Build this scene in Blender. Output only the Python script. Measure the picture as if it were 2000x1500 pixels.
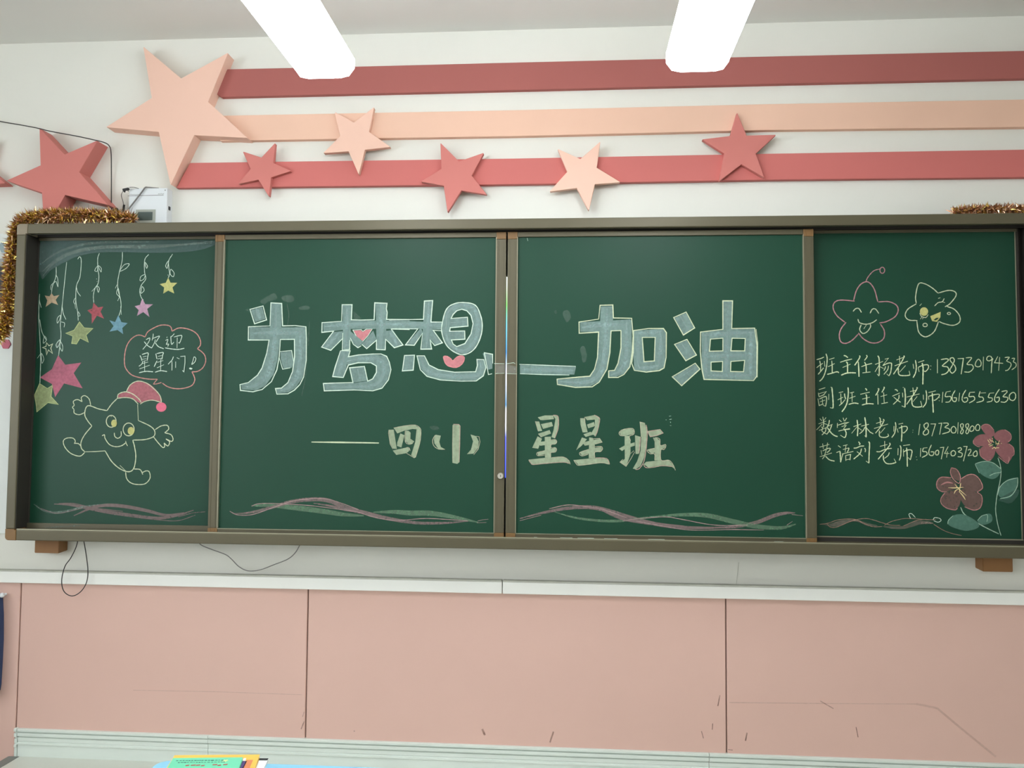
import bpy, bmesh, math, random
import numpy as np
from mathutils import Vector, Matrix
from mathutils.geometry import tessellate_polygon
random.seed(7)
for o in list(bpy.data.objects): bpy.data.objects.remove(o)
SC = bpy.context.scene
COL = SC.collection

# ------------------------------------------------------------------ camera
F = 1600.0; DIST = 3.28; CZ = 1.5
RX, RY, RZ = [math.radians(v) for v in (-2.94819074, -4.15517036, -0.42902815)]
def _rot(a, b, c):
    Rx = np.array([[1,0,0],[0,math.cos(a),-math.sin(a)],[0,math.sin(a),math.cos(a)]])
    Ry = np.array([[math.cos(b),0,math.sin(b)],[0,1,0],[-math.sin(b),0,math.cos(b)]])
    Rz = np.array([[math.cos(c),-math.sin(c),0],[math.sin(c),math.cos(c),0],[0,0,1]])
    return Rz @ Rx @ Ry
M = _rot(RX, RY, RZ)
def ray(px, py):
    r = M.T @ np.array([px-1000.0, 750.0-py, -F])
    return r[0], -r[2], r[1]          # blender x, y (into the wall), z
def P(px, py, d=0.0):
    """world point seen at that pixel on the plane d metres in front of the wall"""
    x, y, z = ray(px, py); t = (DIST-d)/y
    return Vector((x*t, -d, CZ+z*t))
def Pz(px, py, zz):
    x, y, z = ray(px, py); t = (zz-CZ)/z
    return Vector((x*t, -DIST+y*t, zz))
cam = bpy.data.cameras.new('camera'); camo = bpy.data.objects.new('camera', cam); COL.objects.link(camo)
cam.sensor_width = 36; cam.lens = F/2000*36; cam.clip_start = 0.05; cam.clip_end = 60
bx, by, bz = [(r[0], -r[2], r[1]) for r in M]
camo.matrix_world = Matrix(((bx[0],by[0],bz[0],0),(bx[1],by[1],bz[1],-DIST),(bx[2],by[2],bz[2],CZ),(0,0,0,1)))
SC.camera = camo
SC.cycles.transparent_max_bounces = 16
# ------------------------------------------------------------------ light and exposure
EXPOSURE = 0.63
LAMP = 15.0; LAMP_REAR = 10.0
SKY = 6.0
vs = SC.view_settings
SC.display_settings.display_device = 'sRGB'
vs.view_transform = 'Standard'; vs.look = 'None'; vs.exposure = EXPOSURE; vs.gamma = 1; vs.use_curve_mapping = False
w = bpy.data.worlds.new('daylight'); SC.world = w; w.use_nodes = True
w.node_tree.nodes['Background'].inputs[0].default_value = (0.86, 0.93, 1.0, 1)
w.node_tree.nodes['Background'].inputs[1].default_value = SKY
XW0, XW1, YB = -4.2, 3.6, -8.4      # left wall, right wall, rear wall
WIN = [(-1.9, -3.6), (-4.1, -5.8), (-6.3, -7.9)]   # window spans in y on the left wall
WZ0, WZ1 = 1.0, 2.75
for i, (a, b) in enumerate(WIN):
    l = bpy.data.lights.new('window_portal', 'AREA'); l.shape = 'RECTANGLE'
    l.size = abs(a-b); l.size_y = WZ1-WZ0; l.cycles.is_portal = True
    lo = bpy.data.objects.new('window_portal', l); COL.objects.link(lo)
    lo.location = (XW0-0.13, (a+b)/2, (WZ0+WZ1)/2); lo.rotation_euler = (math.radians(90), 0, math.radians(-90))

# ------------------------------------------------------------------ helpers
WP = {}
def link(o, parent=None, wp=(0,0,0)):
    COL.objects.link(o)
    WP[o.name] = Vector(wp)
    if parent is not None:
        o.parent = parent
        o.location = Vector(wp)-WP[parent.name]
    else:
        o.location = wp
    return o
def tag(o, label=None, cat=None, group=None, kind=None):
    if label: o['label'] = label
    if cat: o['category'] = cat
    if group: o['group'] = group
    if kind: o['kind'] = kind
    return o
def thing(name, loc, label, cat, group=None):
    o = bpy.data.objects.new(name, None); o.empty_display_size = .05
    link(o, None, loc); return tag(o, label, cat, group)
def mesh_obj(name, bm, mats, parent=None, org=None, smooth=False, label=None):
    me = bpy.data.meshes.new(name)
    if org is None:
        if len(bm.verts):
            c = Vector((0,0,0))
            for v in bm.verts: c += v.co
            org = c/len(bm.verts)
        else: org = Vector((0,0,0))
    org = Vector(org)
    for v in bm.verts: v.co -= org
    bm.to_mesh(me); bm.free()
    for m in (mats if isinstance(mats, (list, tuple)) else [mats]): me.materials.append(m)
    if smooth:
        for p in me.polygons: p.use_smooth = True
    o = bpy.data.objects.new(name, me); link(o, parent, org)
    if label: o['label'] = label
    return o
def struct(name, bm, mats, parent=None, label=None):
    o = mesh_obj(name, bm, mats, parent, label=label)
    if parent is None: o['kind'] = 'structure'
    return o
def box(bm, x0, x1, y0, y1, z0, z1, bev=0.0, mi=0, seg=2):
    x0, x1 = sorted((x0, x1)); y0, y1 = sorted((y0, y1)); z0, z1 = sorted((z0, z1))
    t = bmesh.new()
    bmesh.ops.create_cube(t, size=1)
    for v in t.verts:
        v.co = Vector((x0+(v.co.x+.5)*(x1-x0), y0+(v.co.y+.5)*(y1-y0), z0+(v.co.z+.5)*(z1-z0)))
    if bev > 0: bmesh.ops.bevel(t, geom=t.edges[:], offset=bev, segments=seg, profile=.6, affect='EDGES')
    add(bm, t, mi); t.free(); return bm
def add(bm, t, mi=0, mat=None):
    vm = {}
    for v in t.verts: vm[v.index] = bm.verts.new(mat @ v.co if mat else v.co)
    t.verts.index_update()
    for f in t.faces:
        try:
            nf = bm.faces.new([vm[v.index] for v in f.verts]); nf.material_index = mi
        except ValueError: pass
def nbox(*a, **k):
    bm = bmesh.new(); box(bm, *a, **k); return bm
def _fix(t):
    t.verts.index_update(); return t
_oadd = add
def add(bm, t, mi=0, mat=None): _fix(t); _oadd(bm, t, mi, mat)
def catmull(pts, n=6, closed=False):
    if len(pts) < 3 and not closed: return list(pts)
    pts = [Vector(p) for p in pts]; out = []; N = len(pts)
    rng = range(N) if closed else range(N-1)
    for i in rng:
        if closed: p0, p1, p2, p3 = pts[i-1], pts[i], pts[(i+1) % N], pts[(i+2) % N]
        else:
            p1, p2 = pts[i], pts[i+1]
            p0 = pts[i-1] if i > 0 else p1*2-p2
            p3 = pts[i+2] if i+2 < N else p2*2-p1
        for k in range(n):
            t = k/n
            out.append(.5*((2*p1)+(p2-p0)*t+(2*p0-5*p1+4*p2-p3)*t*t+(3*p1-p0-3*p2+p3)*t**3))
    if not closed: out.append(pts[-1])
    return out
def tube(bm, pts, r, n=8, mi=0, closed=False, cap=True):
    pts = [Vector(p) for p in pts]; rings = []
    up = Vector((0,0,1)); prev = None
    for i, p in enumerate(pts):
        a = pts[i-1] if (i > 0 or closed) else p
        b = pts[(i+1) % len(pts)] if (i < len(pts)-1 or closed) else p
        d = (b-a).normalized() if (b-a).length > 1e-9 else Vector((1,0,0))
        if prev is None:
            s = d.cross(up)
            if s.length < 1e-3: s = d.cross(Vector((1,0,0)))
        else: s = prev-d*prev.dot(d)
        s.normalize(); prev = s; u = d.cross(s)
        rr = r(i/(len(pts)-1)) if callable(r) else r
        rings.append([bm.verts.new(p+s*math.cos(2*math.pi*k/n)*rr+u*math.sin(2*math.pi*k/n)*rr) for k in range(n)])
    L = len(rings)
    for i in range(L if closed else L-1):
        A, B = rings[i], rings[(i+1) % L]
        for k in range(n):
            f = bm.faces.new((A[k], A[(k+1) % n], B[(k+1) % n], B[k])); f.material_index = mi
    if cap and not closed:
        for R_ in (rings[0], rings[-1]):
            f = bm.faces.new(R_); f.material_index = mi
    return bm
def prism(bm, pts, y0, y1, mi=0, bev=0.0, side_mi=None):
    """pts: (x,z) outline; y0 back, y1 front"""
    t = bmesh.new()
    A = [t.verts.new((p[0], y1, p[1])) for p in pts]; B = [t.verts.new((p[0], y0, p[1])) for p in pts]
    n = len(pts)
    front = t.faces.new(A); t.faces.new(B[::-1])
    for i in range(n): t.faces.new((A[i], B[i], B[(i+1) % n], A[(i+1) % n]))
    bmesh.ops.recalc_face_normals(t, faces=t.faces[:])
    if bev > 0:
        ed = [e for e in t.edges if e in set(front.edges)]
        bmesh.ops.bevel(t, geom=ed, offset=bev, segments=2, profile=.5, affect='EDGES')
    bmesh.ops.triangulate(t, faces=[f for f in t.faces if len(f.verts) > 4])
    add(bm, t, mi); t.free(); return bm
def lin(c):
    c = [v/255 for v in c]
    return tuple([(v/12.92 if v <= .04045 else ((v+.055)/1.055)**2.4) for v in c])+(1,)
def mat(name, rgb, rough=.6, metal=0, var=.04, scale=6, bump=0, bscale=60, spec=.5, stretch=None, coat=0):
    m = bpy.data.materials.new(name); m.use_nodes = True; nt = m.node_tree; b = nt.nodes['Principled BSDF']
    b.inputs['Roughness'].default_value = rough; b.inputs['Metallic'].default_value = metal
    b.inputs['Specular IOR Level'].default_value = spec; b.inputs['Coat Weight'].default_value = coat
    c = lin(rgb)
    tc = nt.nodes.new('ShaderNodeTexCoord')
    src = tc.outputs['Object']
    if stretch:
        mp = nt.nodes.new('ShaderNodeMapping'); mp.inputs['Scale'].default_value = stretch
        nt.links.new(src, mp.inputs[0]); src = mp.outputs[0]
    n = nt.nodes.new('ShaderNodeTexNoise'); n.inputs['Scale'].default_value = scale; n.inputs['Detail'].default_value = 5
    nt.links.new(src, n.inputs['Vector'])
    mx = nt.nodes.new('ShaderNodeMix'); mx.data_type = 'RGBA'
    mx.inputs['A'].default_value = tuple(v*(1-var*1.5) for v in c[:3])+(1,)
    mx.inputs['B'].default_value = tuple(min(1, v*(1+var*1.5)) for v in c[:3])+(1,)
    nt.links.new(n.outputs['Fac'], mx.inputs['Factor']); nt.links.new(mx.outputs['Result'], b.inputs['Base Color'])
    if bump:
        n2 = nt.nodes.new('ShaderNodeTexNoise'); n2.inputs['Scale'].default_value = bscale; n2.inputs['Detail'].default_value = 4
        nt.links.new(src, n2.inputs['Vector'])
        bp = nt.nodes.new('ShaderNodeBump'); bp.inputs['Strength'].default_value = bump; bp.inputs['Distance'].default_value = .01
        nt.links.new(n2.outputs['Fac'], bp.inputs['Height']); nt.links.new(bp.outputs['Normal'], b.inputs['Normal'])
    return m
def emis(name, rgb, s):
    m = bpy.data.materials.new(name); m.use_nodes = True; b = m.node_tree.nodes['Principled BSDF']
    b.inputs['Base Color'].default_value = lin(rgb); b.inputs['Emission Color'].default_value = lin(rgb); b.inputs['Emission Strength'].default_value = s
    return m
def chalk_mat(name, rgb, cover, grain=.35, streak=None, scale=90):
    """chalk dust: lets the board show through between the grains"""
    m = bpy.data.materials.new(name); m.use_nodes = True; nt = m.node_tree
    out = nt.nodes['Material Output']; b = nt.nodes['Principled BSDF']
    b.inputs['Base Color'].default_value = lin(rgb); b.inputs['Roughness'].default_value = .95; b.inputs['Specular IOR Level'].default_value = .05
    tc = nt.nodes.new('ShaderNodeTexCoord'); src = tc.outputs['Object']
    n = nt.nodes.new('ShaderNodeTexNoise'); n.inputs['Scale'].default_value = scale; n.inputs['Detail'].default_value = 6
    nt.links.new(src, n.inputs['Vector'])
    n2 = nt.nodes.new('ShaderNodeTexNoise'); n2.inputs['Scale'].default_value = 9; n2.inputs['Detail'].default_value = 4
    mp = nt.nodes.new('ShaderNodeMapping'); mp.inputs['Scale'].default_value = streak or (1,1,1)
    nt.links.new(src, mp.inputs[0]); nt.links.new(mp.outputs[0], n2.inputs['Vector'])
    av = nt.nodes.new('ShaderNodeMath'); av.operation = 'ADD'
    nt.links.new(n.outputs['Fac'], av.inputs[0]); nt.links.new(n2.outputs['Fac'], av.inputs[1])
    mr = nt.nodes.new('ShaderNodeMapRange'); mr.inputs['From Min'].default_value = .65; mr.inputs['From Max'].default_value = 1.35
    mr.inputs['To Min'].default_value = max(0, cover-grain); mr.inputs['To Max'].default_value = min(1, cover+grain)
    nt.links.new(av.outputs[0], mr.inputs['Value'])
    tr = nt.nodes.new('ShaderNodeBsdfTransparent'); ms = nt.nodes.new('ShaderNodeMixShader')
    nt.links.new(mr.outputs[0], ms.inputs[0]); nt.links.new(tr.outputs[0], ms.inputs[1]); nt.links.new(b.outputs[0], ms.inputs[2])
    nt.links.new(ms.outputs[0], out.inputs['Surface'])
    return m

# ------------------------------------------------------------------ materials
MW = mat('white_wall_paint', (228, 227, 218), .85, var=.025, scale=1.6, bump=.05, bscale=40)
MC = mat('ceiling_paint', (222, 222, 216), .9, var=.02, scale=2)
MPINK = mat('pink_wainscot', (214, 177, 164), .45, var=.05, scale=1.4, spec=.4)
MTRIM = mat('white_trunking', (236, 236, 230), .4, var=.02)
MTRIMT = mat('grey_trunking_top', (186, 186, 174), .8, var=.15, scale=20)
MBASE = mat('glazed_skirting', (214, 222, 214), .35, var=.05, scale=5, stretch=(1, 1, 6))
MDAIS = mat('dais_floor', (205, 207, 196), .35, var=.08, scale=4)
MEDGE = mat('grey_step_edge', (120, 124, 118), .5, var=.1)
MFLOOR = mat('floor_tiles', (150, 142, 130), .3, var=.06)
MBOARD = mat('green_enamel', (20, 64, 46), .46, var=.06, scale=2.2, spec=.3)
MALU = mat('bronze_aluminium', (92, 86, 66), .45, .25, var=.05, scale=5)
MALUL = mat('pale_aluminium_lip', (150, 146, 124), .35, .4, var=.05, scale=8)
MDARK = mat('dark_recess', (46, 42, 36), .6, var=.1, scale=10)
MCAP = mat('brown_corner_plastic', (124, 92, 52), .5, var=.1, scale=20)
MBLOCK = mat('brown_block', (142, 100, 58), .6, var=.08, scale=15)
MPEACH = mat('peach_paint', (238, 196, 176), .75, var=.025, scale=3)
MPEACH2 = mat('peach_stripe_paint', (234, 192, 168), .75, var=.03, scale=3)
MROSE = mat('rose_paint', (204, 122, 114), .75, var=.03, scale=3)
MROSE2 = mat('rose_stripe_paint', (202, 112, 106), .75, var=.03, scale=3)
MDROSE = mat('dark_rose_stripe', (168, 96, 90), .75, var=.03, scale=3)  # top stripe, a darker tone than the bottom rose stripe
MBLK = mat('black_rubber', (34, 32, 32), .5)
MGREY = mat('grey_cable', (128, 126, 122), .5)
MSTEEL = mat('white_enamel_steel', (222, 226, 228), .4, var=.02)
MLABEL = mat('grey_window_frame', (168, 172, 162), .4)
MDISP = mat('dark_display', (74, 88, 84), .25)
MGOLD = mat('gold_foil', (255, 205, 110), .16, .85, var=.25, scale=30)
MBRNZ = mat('bronze_foil', (150, 98, 62), .35, .7)
MCOPP = mat('copper_foil', (236, 184, 150), .22, .75, var=.25, scale=30)
MLAMPW = mat('lamp_body', (235, 235, 235), .5)
MLAMP = emis('lamp_diffuser', (245, 250, 255), LAMP); MLAMPR = emis('rear_fill_diffuser', (245, 250, 255), LAMP_REAR)
MSILV = mat('silver_lock', (205, 200, 190), .3, .7)

CH = {
 'w': chalk_mat('chalk_white', (212, 232, 214), .88, .2), 'y': chalk_mat('chalk_pale_yellow', (208, 218, 184), .9, .2),
 't': chalk_mat('chalk_text_yellow', (216, 230, 188), .93, .15),
 'g': chalk_mat('chalk_blue_fill', (134, 158, 152), .7, .14, (5,1,.5)), 'gb': chalk_mat('chalk_blue_core', (156, 182, 178), .42, .3, (2,1,2)), 'sm': chalk_mat('chalk_smudge', (150, 170, 158), .13, .1, (2,1,1)), 'gs': chalk_mat('chalk_thin_fill', (160, 160, 150), .4, .3),
 'c': chalk_mat('chalk_smear', (112, 134, 132), .46, .22, (.3,1,2)), 'd': chalk_mat('chalk_grey', (140, 158, 148), .42, .35),
 'k': chalk_mat('chalk_cream_fill', (160, 174, 146), .84, .16, (5,1,.5)), 'kl': chalk_mat('chalk_cream_line', (186, 184, 158), .85, .2),
 'kp': chalk_mat('chalk_pinkish_line', (190, 164, 150), .85, .2),
 'tan': chalk_mat('chalk_tan', (196, 172, 142), .85, .25), 'red': chalk_mat('chalk_red', (186, 100, 108), .78, .25),
 'blu': chalk_mat('chalk_blue', (126, 168, 184), .82, .25), 'lil': chalk_mat('chalk_lilac', (204, 164, 186), .85, .3),
 'yel': chalk_mat('chalk_yellow', (204, 202, 132), .86, .2), 'oli': chalk_mat('chalk_olive', (160, 172, 126), .8, .25),
 'yol': chalk_mat('chalk_olive_line', (200, 210, 150), .8, .2), 'ros': chalk_mat('chalk_rose', (190, 114, 132), .8, .22),
 'hat': chalk_mat('chalk_hat', (186, 116, 124), .78, .22), 'bob': chalk_mat('chalk_bobble', (226, 118, 140), .92, .1),
 'hrt': chalk_mat('chalk_heart', (208, 136, 140), .86, .2), 'hrl': chalk_mat('chalk_heart_line', (226, 150, 150), .8, .2),
 'o': chalk_mat('chalk_salmon_line', (208, 148, 140), .88, .2), 'pk': chalk_mat('chalk_pink_line', (192, 142, 148), .88, .2),
 'v': chalk_mat('chalk_mauve', (144, 126, 124), .62, .12, (.4,1,2)), 'vq': chalk_mat('chalk_mauve_line', (178, 152, 150), .7, .2),
 'vb': chalk_mat('chalk_brown', (150, 138, 126), .4, .3), 'vl': chalk_mat('chalk_brown_line', (170, 140, 124), .7, .25),
 'n': chalk_mat('chalk_green', (112, 142, 116), .6, .14, (.4,1,2)),
 'fp': chalk_mat('chalk_petal_pink', (160, 108, 110), .76, .1), 'fb': chalk_mat('chalk_petal_mauve', (122, 98, 92), .76, .1),
 'fo': chalk_mat('chalk_petal_line', (206, 146, 144), .75, .25), 'cr': chalk_mat('chalk_cream', (238, 220, 162), .95, .1),
 'gf': chalk_mat('chalk_leaf', (98, 138, 122), .72, .12), 'gd': chalk_mat('chalk_leaf_smear', (80, 116, 102), .5, .12),
 'gl': chalk_mat('chalk_leaf_line', (178, 208, 184), .85, .2),
}
CI = {k: i for i, k in enumerate(CH)}
CM = list(CH.values())
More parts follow.
